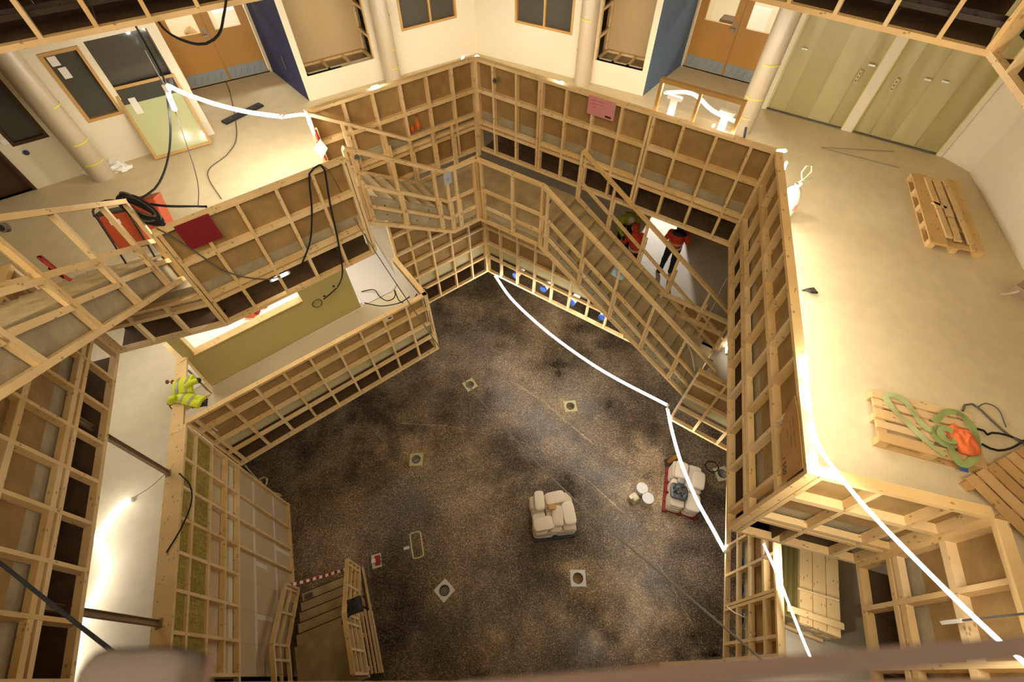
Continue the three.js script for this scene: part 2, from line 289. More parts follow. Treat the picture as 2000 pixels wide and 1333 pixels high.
// first floor
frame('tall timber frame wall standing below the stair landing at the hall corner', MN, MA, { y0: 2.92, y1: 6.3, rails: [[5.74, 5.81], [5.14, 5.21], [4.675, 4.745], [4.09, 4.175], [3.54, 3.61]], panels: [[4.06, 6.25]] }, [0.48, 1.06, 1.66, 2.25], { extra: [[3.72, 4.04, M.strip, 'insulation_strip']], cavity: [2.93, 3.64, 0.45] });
frame('low timber frame behind the stair flight with blue capped ducts in its void', MA, MT, PROF_M, every(0.5, 11), { extra: [[3.72, 4.04, M.strip, 'insulation_strip']] });
frame('small pale timber frame panel at the foot of the long stair flight', MS0, MS1, PROF_M, [0.62, 1.22], { extra: [[3.72, 4.04, M.strip, 'insulation_strip']] });
frame('timber frame with blue capped ducts beside the wrapped plank pack', MS1, MR1, PROF_M, [0.45, 1.05, 1.65, 2.25, 2.83, 3.43, 4.05], { extra: [[3.72, 4.04, M.strip, 'insulation_strip']], double: [6] });
frame('timber frame of the near first floor edge below the photographer, right piece', MR1, MN1, PROF_M, [0.6, 1.2]);
frame('timber frame of the near first floor edge below the photographer, long piece', MN2, MN3, PROF_M, every(0.6, 11));
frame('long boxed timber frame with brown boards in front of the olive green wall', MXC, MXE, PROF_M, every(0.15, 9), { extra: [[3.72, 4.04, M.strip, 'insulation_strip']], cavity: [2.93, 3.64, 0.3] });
{ // return of the boxed frame back to the corner wall, faced with grey board
  const t = frame('timber parapet return with a pale grey board face joining the boxed frame', MXE, MN, PROF_M, [0.55, 1.1]);
  const L = Math.hypot(MN[0] - MXE[0], MN[1] - MXE[1]);
  part(t, 'grey_face_board', box(L, 1.1, 0.013, L / 2, 1.63, -0.14), S('#d6cbb8', { map: plainTex }));
}
{ // insulated wall on the left, full height
  const p0 = MN3, p1 = MXC, dx = p1[0] - p0[0], dz = p1[1] - p0[1], L = Math.hypot(dx, dz), a = Math.atan2(dz, dx);
  const t = thing('stud_wall', 'tall timber stud wall with olive insulation on top and plasterboard below', 'stud wall', [p0[0], 0, p0[1]], -a, 'timber frames around the hall');
  const xs = [0.1, 0.66, 1.27, 1.87, 2.46, 3.04, 3.62, L - 0.05], long = [4, 5, 6, 7], rails = [4.78, 4.18, 3.58, 3.02];
  part(t, 'top_plate', box(L, 0.06, 0.3, L / 2, 5.16, -0.15), wood());
  part(t, 'bottom_plate', box(L - 1.7, 0.07, 0.1, (L + 1.7) / 2, 0.035, -0.05), wood());
  part(t, 'lower_plate', box(L, 0.07, 0.1, L / 2, 3.02, -0.05), wood());
  xs.forEach((x, i) => {
    part(t, 'stud', box(0.055, 2.07, 0.1, x, 4.095, -0.05), wood());
    if (long.includes(i)) part(t, 'stud', box(0.055, 2.91, 0.07, x, 1.53, -0.035), wood());
  });
  for (let i = 0; i < xs.length - 1; i++) {
    const w = xs[i + 1] - xs[i], x = (xs[i] + xs[i + 1]) / 2;
    for (const y of rails.slice(0, 3)) part(t, 'rail', box(w - 0.057, 0.06, 0.1, x, y, -0.05), wood());
    part(t, 'insulation_batt', box(w - 0.06, 0.28, 0.1, x, 4.97, -0.09), M.wool[i % 2], 'olive mineral wool batt');
    part(t, 'insulation_batt', box(w - 0.06, 0.53, 0.1, x, 4.48, -0.09), M.wool[(i + 1) % 2], 'olive mineral wool batt');
    part(t, 'plasterboard', box(w - 0.004, 1.12, 0.013, x, 3.6, -0.115), M.drywall);
    part(t, 'filled_joint', box(w - 0.004, 0.13, 0.002, x, 3.47, -0.107), M.filler, 'white filled joint');
    part(t, 'filled_joint', box(w - 0.004, 0.16, 0.002, x, 3.16, -0.107), M.filler, 'white filled joint');
    part(t, 'plasterboard', box(w - 0.004, 2.96, 0.013, x, 1.49, -0.08), M.drywall);
    part(t, 'filled_joint', box(w - 0.004, 0.11, 0.002, x, 2.14, -0.072), M.filler, 'white filled joint');
    part(t, 'filled_joint', box(w - 0.004, 0.11, 0.002, x, 0.98, -0.072), M.filler, 'white filled joint');
  }
  for (const [x, y0, y1] of [[2.3, 1.5, 2.1], [2.9, 0.0, 0.95], [1.2, 1.3, 2.1], [3.6, 2.1, 2.9]]) part(t, 'filled_joint', box(0.1, y1 - y0, 0.002, x, (y0 + y1) / 2, -0.0705), M.filler, 'white filled joint');
}
// third floor, only its lower edge is in view
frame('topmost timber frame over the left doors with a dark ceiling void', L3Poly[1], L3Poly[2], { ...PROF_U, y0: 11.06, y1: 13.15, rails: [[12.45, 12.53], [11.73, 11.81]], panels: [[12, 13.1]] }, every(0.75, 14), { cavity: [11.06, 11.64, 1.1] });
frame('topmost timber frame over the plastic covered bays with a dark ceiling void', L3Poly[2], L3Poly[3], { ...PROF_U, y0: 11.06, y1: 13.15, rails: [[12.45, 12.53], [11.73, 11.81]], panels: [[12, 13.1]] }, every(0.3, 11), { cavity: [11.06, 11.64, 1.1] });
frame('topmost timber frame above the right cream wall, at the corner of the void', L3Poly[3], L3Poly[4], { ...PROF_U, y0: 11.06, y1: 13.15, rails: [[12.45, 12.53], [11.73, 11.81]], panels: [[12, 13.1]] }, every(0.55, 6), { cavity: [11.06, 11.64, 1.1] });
// dark cable trays inside the top void
for (const [p, q, off, w] of [[L3Poly[1], L3Poly[2], 0.16, 'over the left doors'], [L3Poly[2], L3Poly[3], 0.16, 'over the plastic covered bays'], [L3Poly[3], L3Poly[4], 0.16, 'above the right cream wall']]) {
  const dx = q[0] - p[0], dz = q[1] - p[1], L = Math.hypot(dx, dz), t = thing('cable_tray', 'dark perforated cable tray in the ceiling void ' + w, 'cable tray', [p[0], 11.3, p[1]], -Math.atan2(dz, dx), 'trays in the top ceiling void');
  for (const z of [-off, -off - 0.22]) part(t, 'side_rail', box(L, 0.06, 0.012, L / 2, 0.03, z), M.darkSteel);
  for (let x = 0.2; x < L; x += 0.3) part(t, 'rung', box(0.03, 0.012, 0.22, x, 0.012, -off - 0.11), M.darkSteel);
}
// ---------------------------------------------------------------- gallery walls (second floor), 8 to 11.66 m
const UT = 11.655;
// local x along the wall, z towards the hall; openings [x0, x1, y0, y1] above the floor
function wall(name, label, p0, p1, mat, holes = [], th = 0.18, h = UT - 8.001, y = 8.001) {
  const dx = p1[0] - p0[0], dz = p1[1] - p0[1], L = Math.hypot(dx, dz);
  const t = thing(name, label, 'wall', [p0[0], y, p0[1]], -Math.atan2(dz, dx), null, 'structure');
  const s = new THREE.Shape([[0, 0], [L, 0], [L, h], [0, h]].map(q => new THREE.Vector2(...q)));
  for (const [a, b, c, d] of holes) s.holes.push(new THREE.Path([[a, c], [a, d], [b, d], [b, c]].map(q => new THREE.Vector2(...q))));
  const g = new THREE.ExtrudeGeometry(s, { depth: th, bevelEnabled: false }); g.translate(0, 0, -th);
  part(t, 'wall_face', g, mat); t.userData.L = L; return t;
}
function windowUnit(t, n, label, [a, b, c, d], fm, gm, mull = [], inset = -0.03, papers = []) {
  const w = new THREE.Group(); w.name = n; t.add(w); w.userData.label = label;
  const f = 0.055;
  for (const [x0, x1, y0, y1] of [[a, b, c, c + f], [a, b, d - f, d], [a, a + f, c + f, d - f], [b - f, b, c + f, d - f]]) part(w, 'window_frame', box(x1 - x0, y1 - y0, 0.1, (x0 + x1) / 2, (y0 + y1) / 2, inset - 0.03), fm);
  for (const m of mull) part(w, 'mullion', box(0.05, d - c - 2 * f, 0.09, m, (c + d) / 2, inset - 0.03), fm);
  const xs = [a + f, ...mull, b - f];
  for (let i = 0; i < xs.length - 1; i++) part(w, 'pane', box(xs[i + 1] - xs[i] - (mull.length ? 0.03 : 0), d - c - 2 * f, 0.012, (xs[i] + xs[i + 1]) / 2, (c + d) / 2, inset - 0.05), gm);
  for (const [x, y, ww, hh] of papers) part(w, 'paper_note', box(ww, hh, 0.003, x, y, inset - 0.04), M.paper);
  return w;
}
{ // left wall with dark windows and a door opening
  const p0 = [-12.93, -4.97], p1 = [-6.49, -9.62], o = 4.0;      // the part in view starts 4.0 m along
  const t = wall('wall_left', 'cream gallery wall with dark windows beside the wrapped column', p0, p1, M.cream, [[o - 0.5, o + 0.58, 0, 2.1], [o + 0.8, o + 1.38, 0.8, 2.05], [o + 2.05, o + 2.66, 0.85, 2.04], [o + 2.76, o + 3.8, 0.85, 2.07]]);
  windowUnit(t, 'dark_window', 'narrow dark window with brown frame near the dark doorway', [o + 0.8, o + 1.38, 0.8, 2.05], M.darkFrame, M.darkGlass);
  windowUnit(t, 'oak_window', 'narrow dark window with oak frame and two taped notes', [o + 2.05, o + 2.66, 0.85, 2.04], M.oakFrame, M.darkGlass, [], -0.01, [[o + 2.2, 1.88, 0.13, 0.15], [o + 2.24, 1.68, 0.12, 0.18]]);
  part(t, 'dark_pane', box(1.04, 1.22, 0.012, o + 3.28, 1.46, -0.12), M.darkGlass);
  part(t, 'jamb_lining', box(0.04, 1.22, 0.16, o + 3.78, 1.46, -0.09), M.darkFrame);
  for (const x of [o - 0.5, o + 0.58]) part(t, 'door_jamb', box(0.05, 2.1, 0.2, x, 1.05, -0.08), M.darkFrame);
  part(t, 'door_leaf', box(1.03, 2.06, 0.05, o + 0.04, 1.03, -0.12), M.darkFrame);
  part(t, 'switch', box(0.09, 0.09, 0.015, o + 0.76, 0.92, 0.008), M.white);
  part(t, 'round_socket', (() => { const g = new THREE.CylinderGeometry(0.045, 0.045, 0.02, 16); g.rotateX(Math.PI / 2); g.translate(o + 0.9, 0.66, 0.01); return g; })(), M.blueDark);
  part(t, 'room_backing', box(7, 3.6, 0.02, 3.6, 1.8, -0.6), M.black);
}
// double door set into a wall: leaves with vision panes, kick plates, handle
function doors(t, x0, x1, fm = M.oak) {
  const mid = (x0 + x1) / 2;
  for (const [a, b, s] of [[x0, mid - 0.003, 1], [mid + 0.003, x1, -1]]) {
    const w = b - a, leaf = new THREE.Group(); leaf.name = 'door_leaf'; t.add(leaf);
    const sh = new THREE.Shape([[a, 0.01], [b, 0.01], [b, 2.12], [a, 2.12]].map(q => new THREE.Vector2(...q)));
    const g0 = s > 0 ? a + 0.2 : a + 0.16, g1 = s > 0 ? b - 0.16 : b - 0.2;
    sh.holes.push(new THREE.Path([[g0, 1.08], [g0, 1.95], [g1, 1.95], [g1, 1.08]].map(q => new THREE.Vector2(...q))));
    const g = new THREE.ExtrudeGeometry(sh, { depth: 0.05, bevelEnabled: false }); g.translate(0, 0, -0.08); part(leaf, 'leaf_panel', g, fm);
    part(leaf, 'vision_pane', box(g1 - g0, 0.87, 0.008, (g0 + g1) / 2, 1.515, -0.055), M.clearGlass);
    part(leaf, 'kick_plate', box(w - 0.06, 0.27, 0.004, (a + b) / 2, 0.155, -0.027), M.kick, 'film covered grey kick plate with scratches');
    for (let k = 0; k < 5; k++) part(leaf, 'film_mark', bar(V(a + 0.12 + k * w / 6, 0.06 + 0.02 * (k % 3), -0.024), V(a + 0.2 + k * w / 6, 0.24 - 0.03 * (k % 2), -0.024), 0.002, 0.006), M.cableGrey);
    part(leaf, 'beading', box(g1 - g0 + 0.03, 0.015, 0.02, (g0 + g1) / 2, 1.075, -0.028), M.oakFrame);
  }
  part(t, 'rebate_strip', box(0.05, 2.1, 0.02, mid, 1.06, -0.095), M.darkFrame);
  const h = new THREE.Group(); h.name = 'handle_set'; t.add(h);
  part(h, 'back_plate', box(0.045, 0.22, 0.012, mid - 0.07, 1.05, -0.022), M.steel);
  part(h, 'lever', box(0.13, 0.022, 0.022, mid - 0.12, 1.03, 0.02), M.steel);
  part(h, 'lever_neck', box(0.022, 0.022, 0.05, mid - 0.065, 1.03, -0.005), M.steel);
}
{
  const p0 = [-7.85, -11.59], p1 = [-6.14, -12.61];
  const t = wall('wall_left_niche', 'oak double doors with bright panes at the back of the niche beside the dark blue wall', p0, p1, M.cream, [[0.02, 1.93, 0, 2.14]]);
  doors(t, 0.04, 1.91);
  wall('wall_left_return', 'cream return wall between the dark windows and the left oak doors', [-6.49, -9.62], [-7.85, -11.59], M.cream, [], 0.16);
  const b = wall('wall_blue_left', 'dark blue side wall of the left door niche', [-6.14, -12.61], [-4.78, -11.04], M.blueDark, [], 0.12);
  part(b, 'pull_handle', box(0.02, 0.3, 0.03, 1.25, 0.6, 0.02), M.cableGrey);
}
function recess(t, a, b, c, d, mat, n, side) {   // an open timber box in the wall, board at the back
  const r = new THREE.Group(); r.name = 'wall_recess'; t.add(r); r.userData.label = 'open timber lined recess without its boards';
  const z = -0.75, w = b - a;
  part(r, 'back_board', box(w + 0.2, d - c + 0.4, 0.02, (a + b) / 2, (c + d) / 2 - 0.1, z), mat);
  part(r, 'filler_patch', box(w * 0.75, 0.12, 0.004, (a + b) / 2, d - 0.12, z + 0.013), M.filler);
  part(r, 'front_sill', box(w, 0.05, 0.08, (a + b) / 2, c - 0.025, -0.06), wood());
  part(r, 'back_sill', box(w, 0.05, 0.09, (a + b) / 2, c - 0.025, z + 0.06), wood());
  for (let i = 0; i <= n; i++) part(r, 'cross_piece', box(0.06, 0.05, -z - 0.16, a + 0.03 + i * (w - 0.06) / n, c - 0.025, z / 2), wood());
  const x = side > 0 ? b : a;
  part(r, 'side_post', box(0.05, d - c, 0.07, x, (c + d) / 2, -0.05), wood()); part(r, 'side_post', box(0.05, d - c, 0.07, x, (c + d) / 2, z + 0.05), wood());
  for (const y of [0.45, 1.0, 1.5]) part(r, 'side_rung', box(0.05, 0.06, -z - 0.18, x, c + y, z / 2), wood());
  part(r, 'void_board', box(w + 0.1, 0.02, -z - 0.2, (a + b) / 2, c - 0.4, z / 2 - 0.1), mat);
}
{
  const t = wall('wall_back_left', 'bright white gallery wall with a boxed recess and a two-pane window, left of the corner', [-4.78, -11.04], [-0.92, -13.62], M.cream, [[0.14, 1.8, 0.52, 2.3], [2.6, 4.12, 0.93, 2.2]]);
  windowUnit(t, 'oak_window', 'two-pane dark window in an oak frame', [2.6, 4.12, 0.93, 2.2], M.oakFrame, M.darkGlass, [3.4], -0.01);
  recess(t, 0.14, 1.8, 0.52, 2.3, M.beige, 3, 1);
  const u = wall('wall_back_right', 'bright white gallery wall with a two-pane window and a boxed recess, right of the corner', [-0.92, -13.62], [3.15, -11.24], M.cream, [[1.18, 2.74, 0.93, 2.2], [3.38, 4.58, 0.53, 2.3]]);
  windowUnit(u, 'oak_window', 'two-pane dark window in an oak frame', [1.18, 2.74, 0.93, 2.2], M.oakFrame, M.darkGlass, [1.98], -0.01);
  recess(u, 3.38, 4.58, 0.53, 2.3, M.beige, 3, -1);
  wall('wall_blue_right', 'grey blue side wall of the right door niche', [3.15, -11.24], [4.42, -12.85], M.blueGrey, [], 0.12);
  const p0 = [4.42, -12.85], p1 = [6.24, -11.6];
  const w = wall('wall_right_niche', 'oak double doors with bright panes behind the wrapped column', p0, p1, M.cream, [[0.04, 2.12, 0, 2.14]]);
  doors(w, 0.06, 2.1);
  wall('wall_right_return', 'cream return wall between the right oak doors and the plastic covered bays', [6.24, -11.6], [5.82, -10.69], M.cream, [], 0.14);
}
{ // plastic covered bays
  const p0 = [5.82, -10.69], p1 = [8.89, -8.68], t = wall('wall_back_bays', 'gallery wall bays hung with olive translucent sheet between white posts', p0, p1, M.cream, [[0.1, 1.74, 0.02, 2.9], [1.94, 3.6, 0.02, 2.9]], 0.14);
  const L = t.userData.L, cols = ['#bbb07c', '#b5a974', '#beb482', '#b2a570'].map(c => S(c, { map: plainTex, roughness: 0.42 }));
  const xs = [[0.1, 0.5], [0.5, 1.0], [1.0, 1.45], [1.45, 1.74], [1.94, 2.27], [2.27, 2.7], [2.7, 3.14], [3.14, 3.6]];
  xs.forEach(([a, b], i) => {          // each sheet hangs in soft folds
    const g = new THREE.PlaneGeometry(b - a, 2.88, 6, 24), p = g.attributes.position;
    for (let k = 0; k < p.count; k++) { const x = p.getX(k), y = p.getY(k); p.setZ(k, 0.012 * Math.sin(x * 17 + y * 2.1 + i) + 0.02 * (fbm(x * 3 + i * 3, y * 2 + 9, 16, 5, 3) - 0.5) - (i % 2) * 0.014); }
    g.computeVertexNormals(); g.translate((a + b) / 2, 1.46, -0.05);
    part(t, 'plastic_sheet', g, (cols[i % 4].side = THREE.DoubleSide, cols[i % 4]), 'olive translucent protective sheet');
  });
  for (const [x, y] of [[0.33, 1.3], [1.62, 1.28], [2.62, 1.25], [2.9, 1.28]]) part(t, 'tape_strip', box(0.12, 0.03, 0.002, x, y, 0.0), M.white);
  for (const x of [1.5, 2.17]) { const l = part(t, 'paper_label', box(0.06, 0.24, 0.002, x, 1.04, 0.0), S('#c2b68e')); for (const y of [0.96, 1.03, 1.1]) part(l, 'label_mark', box(0.022, 0.026, 0.001, x, y, 0.0015), M.darkFrame); }
  for (const x of [0.05, 1.84, 3.63]) part(t, 'edge_post', box(x === 1.84 ? 0.2 : 0.1, 2.95, 0.06, x, 1.475, 0.005), M.cream);
  for (const x of [0.11, 1.73, 1.95, 3.57]) part(t, 'tape_edge', box(0.015, 2.9, 0.002, x, 1.46, 0.036), M.tape);
  part(t, 'foot_strip', box(L - 0.1, 0.03, 0.04, L / 2, 0.015, 0.0), M.cableGrey);  // grey strip along the foot of the bays
  part(t, 'insulated_back', box(L, 3.0, 0.02, L / 2, 1.5, -0.3), M.wool[0]);
  wall('wall_right_pilaster', 'white pilaster at the end of the plastic covered bays', [8.89, -8.68], [9.14, -8.11], M.cream, [], 0.12);
  wall('wall_right', 'cream gallery wall on the right behind the pallets', [9.14, -8.11], [6.9, 0.5], M.cream, [], 0.16);
}
// lit rooms behind the doors
function litRoom(name, label, p, turn, cd) {
  const t = thing(name, label, 'room', [p[0], 8.001, p[1]], turn, 'lit rooms behind the oak doors', 'structure');
  part(t, 'room_floor', box(3.2, 0.02, 2.8, 0, 0.01, -1.5), M.screedPale); part(t, 'room_back_wall', box(3.2, 2.7, 0.05, 0, 1.35, -2.9), M.cream);
  for (const x of [-1.6, 1.6]) part(t, 'room_side_wall', box(0.05, 2.7, 2.8, x, 1.35, -1.5), M.cream);
  part(t, 'room_ceiling', box(3.2, 0.05, 2.8, 0, 2.72, -1.5), M.white);
  const lamp = part(t, 'fill_panel', box(1.0, 0.03, 0.3, 0, 2.66, -1.3), M.led);
  const l = new THREE.RectAreaLight(LED, cd, 1.0, 0.3); l.position.set(0, 2.63, -1.3); l.rotation.x = -Math.PI / 2; t.add(l);
  return t;
}
{
  const a = litRoom('room', 'bright room seen through the panes of the left oak doors', [-7.0, -12.1], 0.54, 75);
  part(a, 'white_cabinet', box(0.9, 0.9, 0.5, 0.75, 0.45, -2.0), M.white); part(a, 'cardboard_roll', (() => { const g = new THREE.CylinderGeometry(0.12, 0.16, 0.6, 14); g.rotateZ(0.5); g.translate(-0.3, 0.3, -2.1); return g; })(), M.board[2]);
  const b = litRoom('room', 'bright room seen through the panes of the right oak doors', [5.3, -12.3], -0.6, 75);
  part(b, 'white_sheet', box(0.5, 1.0, 0.03, 0.1, 0.5, -1.8), M.white); part(b, 'ladder_rail', bar(V(0.5, 0, -1.2), V(0.85, 1.6, -2.0), 0.03, 0.06), M.steel); part(b, 'ladder_rail', bar(V(0.85, 0, -1.2), V(1.1, 1.6, -2.0), 0.03, 0.06), M.steel);
  for (let k = 1; k < 6; k++) part(b, 'ladder_rung', bar(V(0.5 + 0.06 * k, 0.27 * k, -1.2 - 0.133 * k), V(0.85 + 0.042 * k, 0.27 * k, -1.2 - 0.133 * k), 0.03, 0.03), M.steel);
  part(b, 'dark_crate', box(0.4, 0.5, 0.4, -0.7, 0.25, -2.2), M.darkFrame);
}
// wrapped columns
[[-2.95, -12.05, 'in front of the left boxed recess'], [1.76, -11.92, 'in front of the right boxed recess'], [5.05, -9.69, 'beside the standing window unit'], [-8.11, -8.06, 'with torn wrapping at its foot between the dark windows']].forEach(([x, z, w], k) => {
  const t = thing('wrapped_column', 'round column wrapped in cloudy plastic ' + w, 'column', [x, 8.0, z], k, 'columns on the second floor', 'structure');
  const g = new THREE.CylinderGeometry(0.2, 0.2, 3.65, 40, 30), p = g.attributes.position;
  for (let i = 0; i < p.count; i++) { const a = Math.atan2(p.getZ(i), p.getX(i)), y = p.getY(i), f = 1 + 0.05 * (fbm(a * 3 + 20, y * 3 + 20, 64, 5 + k, 3) - 0.5); p.setX(i, p.getX(i) * f); p.setZ(i, p.getZ(i) * f); }
  g.computeVertexNormals(); g.translate(0, 1.826, 0); part(t, 'plastic_wrap', g, M.plasticWrap);
  for (const y of [0.35, 0.75, 1.4]) { const c = new THREE.TorusGeometry(0.204, 0.008, 6, 20, 1.6 + y); c.scale(1, 1, 2.2); c.rotateX(Math.PI / 2); c.rotateY(y * 2 + k); c.translate(0, y, 0); part(t, 'yellow_tape', c, M.tape); }
  if (k === 3) for (const [a, b, c] of [[0.25, 0.1, 0.35], [0.05, 0.3, 0.3], [0.35, 0.25, 0.2], [-0.15, 0.28, 0.22]]) { const q = new THREE.IcosahedronGeometry(1, 2), pp = q.attributes.position; for (let i = 0; i < pp.count; i++) { const f = 0.7 + 0.6 * hash(Math.round(pp.getX(i) * 50), Math.round(pp.getY(i) * 50 + pp.getZ(i) * 31), k); pp.setXYZ(i, pp.getX(i) * c * f, Math.max(0.002, (pp.getY(i) + 0.4) * 0.09 * f), pp.getZ(i) * 0.16 * f); } q.computeVertexNormals(); q.translate(a, 0, b); part(t, 'torn_wrap', q, M.white); }
});

// ---------------------------------------------------------------- stairs
const P3 = (p, y) => V(p[0], y, p[1]);
// one flight: p = start of the lower or upper end on the near side, dir along, side towards the far side
function flight(t, p, dir, side, width, n, y0, rise, run, mat) {
  for (let i = 0; i < n; i++) {
    const a = go(p, dir, i * run), y = y0 + (i + (rise > 0 ? 1 : 0)) * rise, c = go(go(a, dir, run / 2), side, width / 2);
    const g = box(run + 0.025, 0.19, width, 0, -0.095, 0); g.rotateY(-Math.atan2(dir[1], dir[0])); g.translate(c[0], y, c[1]);
    part(t, 'step', g, Array.isArray(mat) ? mat[i % mat.length] : mat);
  }
}
function stringer(t, a, b, up, down, th, mat, bolts) {      // a, b: points of the pitch line
  const dx = b.x - a.x, dz = b.z - a.z, L = Math.hypot(dx, dz), s = new THREE.Shape([[0, up], [L, b.y - a.y + up], [L, b.y - a.y - down], [0, -down]].map(q => new THREE.Vector2(...q)));
  const g = new THREE.ExtrudeGeometry(s, { depth: th, bevelEnabled: false }); g.translate(0, 0, -th / 2); g.rotateY(-Math.atan2(dz, dx)); g.translate(a.x, a.y, a.z);
  const m = part(t, 'stringer', g, mat);
  if (bolts) for (let x = 0.2; x < L; x += 0.3) for (const q of [0.3, 0.7]) {
    const c = new THREE.CylinderGeometry(0.014, 0.014, 0.012, 8); c.rotateX(Math.PI / 2); c.translate(x, (b.y - a.y) * x / L + up - (up + down) * (q + 0.1 * Math.sin(x * 9)), bolts * (th / 2 + 0.004)); c.rotateY(-Math.atan2(dz, dx)); c.translate(a.x, a.y, a.z);
    part(m, 'bolt', c, M.darkSteel);
  }
}
// a timber railing along a pitch line; posts given as fractions of each stretch
function railing(label, pts, posts, offs = [1.17, 0.46, 0.02, -0.37], extra = {}) {
  const o = pts[0], t = thing('timber_railing', label, 'railing', [o.x, o.y - 0.4, o.z], 0, 'timber stair railings'), rel = v => v.clone().sub(V(o.x, o.y - 0.4, o.z));
  for (let i = 0; i < pts.length - 1; i++) {
    const a = rel(pts[i]), b = rel(pts[i + 1]), fr = [0, ...posts[i], 1];
    for (const q of [0, offs.length - 1]) part(t, q ? 'bottom_chord' : 'top_rail', bar(a.clone().add(V(0, offs[q], 0)), b.clone().add(V(0, offs[q], 0)), q ? 0.07 : 0.09, q ? 0.07 : 0.06), wood());
    for (let k = 0; k < fr.length - 1; k++) {
      const u = a.clone().lerp(b, fr[k]), v = a.clone().lerp(b, fr[k + 1]), d = v.clone().sub(u).setY(0).normalize().multiplyScalar(0.03);
      for (const q of offs.slice(1, -1)) if (v.distanceTo(u) > 0.15) part(t, 'middle_rail', bar(u.clone().add(V(d.x, q, d.z)), v.clone().add(V(-d.x, q, -d.z)), 0.05, 0.065), wood());
    }
    const ang = -Math.atan2(b.z - a.z, b.x - a.x);
    for (const f of [...posts[i], ...(i === pts.length - 2 ? [1] : []), 0]) {
      const c = a.clone().lerp(b, f), lo = offs[offs.length - 1] - 0.02, hi = offs[0] - 0.03;
      const g = box(0.055, hi - lo, 0.06, 0, (hi + lo) / 2, 0); g.rotateY(ang); g.translate(c.x, c.y, c.z); part(t, 'post', g, wood());
      if (!extra.thin) { const g2 = box(0.045, 0.75, 0.05, 0.055, lo + 0.42, 0.0); g2.rotateY(ang); g2.translate(c.x, c.y, c.z); part(t, 'post_cleat', g2, wood()); }
    }
  }
  return t;
}
// parts drawn in world places move under their thing's base
function rebase(t) { t.traverse(o => { if (o.isMesh) o.geometry.translate(-t.position.x, -t.position.y, -t.position.z); }); }
const sideD = [DIR_D[1], -DIR_D[0]], sideU = [-0.611, -0.792];   // from the near side to the wall
{
  const s1 = go(Q, DIR_U, 0.75), s2 = go(Q, DIR_D, 1.70);
  const t = thing('staircase', 'concrete staircase with corner landing running down along the two far frames', 'staircase', [0, 0, 0], 0, 'concrete staircases');
  t.position.set(Q[0], 4, Q[1]); const inn = t;
  flight(inn, go(s2, sideD, 0.1), DIR_D, sideD, 1.4, 15, 6.625, -0.175, 0.28, M.tread);
  flight(inn, go(s1, sideU, 0.1), DIR_U, sideU, 1.4, 6, 6.8, 1.2 / 7, 0.28, M.tread);
  const land = [Q, s1, go(s1, sideU, 1.52), go(go(Q, sideD, 1.54), DIR_D, -0.98), go(s2, sideD, 1.52), s2];
  const g = new THREE.ExtrudeGeometry(new THREE.Shape(land.map(([x, z]) => new THREE.Vector2(x, -z))), { depth: 0.2, bevelEnabled: false }); g.rotateX(-Math.PI / 2); g.translate(0, 6.6, 0);
  part(inn, 'landing', g, M.tread);
  const b1 = P3(s1, 6.8), b2 = P3(go(Q, DIR_U, 2.5), 7.98), c1 = P3(s2, 6.8), c2 = P3(go(Q, DIR_D, 6.1), 4.05), q0 = P3(Q, 6.8), sh = (v, s, k) => V(v.x + s[0] * k, v.y, v.z + s[1] * k);
  stringer(inn, sh(b1, sideU, 0.07), sh(b2, sideU, 0.07), 0.2, 0.34, 0.05, M.conc, -1);
  stringer(inn, sh(c1, sideD, 0.07), sh(c2, sideD, 0.07), 0.04, 0.36, 0.05, M.conc, 1);
  stringer(inn, sh(c1, sideD, 1.5), sh(c2, sideD, 1.5), 0.06, 0.36, 0.05, M.conc);
  stringer(inn, sh(q0, sideU, 0.07), sh(b1, sideU, 0.07), 0.02, 0.36, 0.05, M.conc, -1);
  stringer(inn, sh(q0, sideD, 0.07), sh(c1, sideD, 0.07), 0.02, 0.36, 0.05, M.conc);
  rebase(t);
  railing('timber railing on the open side of the far staircase, bending round its landing', [P3(go(Q, DIR_U, 2.6), 8.0), b1, q0, P3(go(Q, DIR_D, 1.65), 6.8), P3(go(Q, DIR_D, 6.12), 4.05)],
    [[0.06, 0.42, 0.85], [0.28, 0.9], [0.08, 0.56], [0.03, 0.235, 0.43, 0.63, 0.82]]);
  const far = go(Q, sideD, 1.46);
  railing('timber handrail on the wall side of the long stair flight', [P3(go(far, DIR_D, 1.72), 6.84), P3(go(far, DIR_D, 6.05), 4.15)], [[0.2, 0.41, 0.61, 0.82]], [1.17, 0.44, 0.0]);
  const wl = go(Q, sideU, 1.44);
  railing('timber handrail along the brown boards beside the upper short flight', [P3(go(wl, DIR_U, 2.62), 8.0), P3(go(wl, DIR_U, 0.75), 6.83), P3(go(wl, DIR_U, -1.0), 6.83)], [[0.3, 0.72], [0.33, 0.62]], [1.17, 0.1]);
}
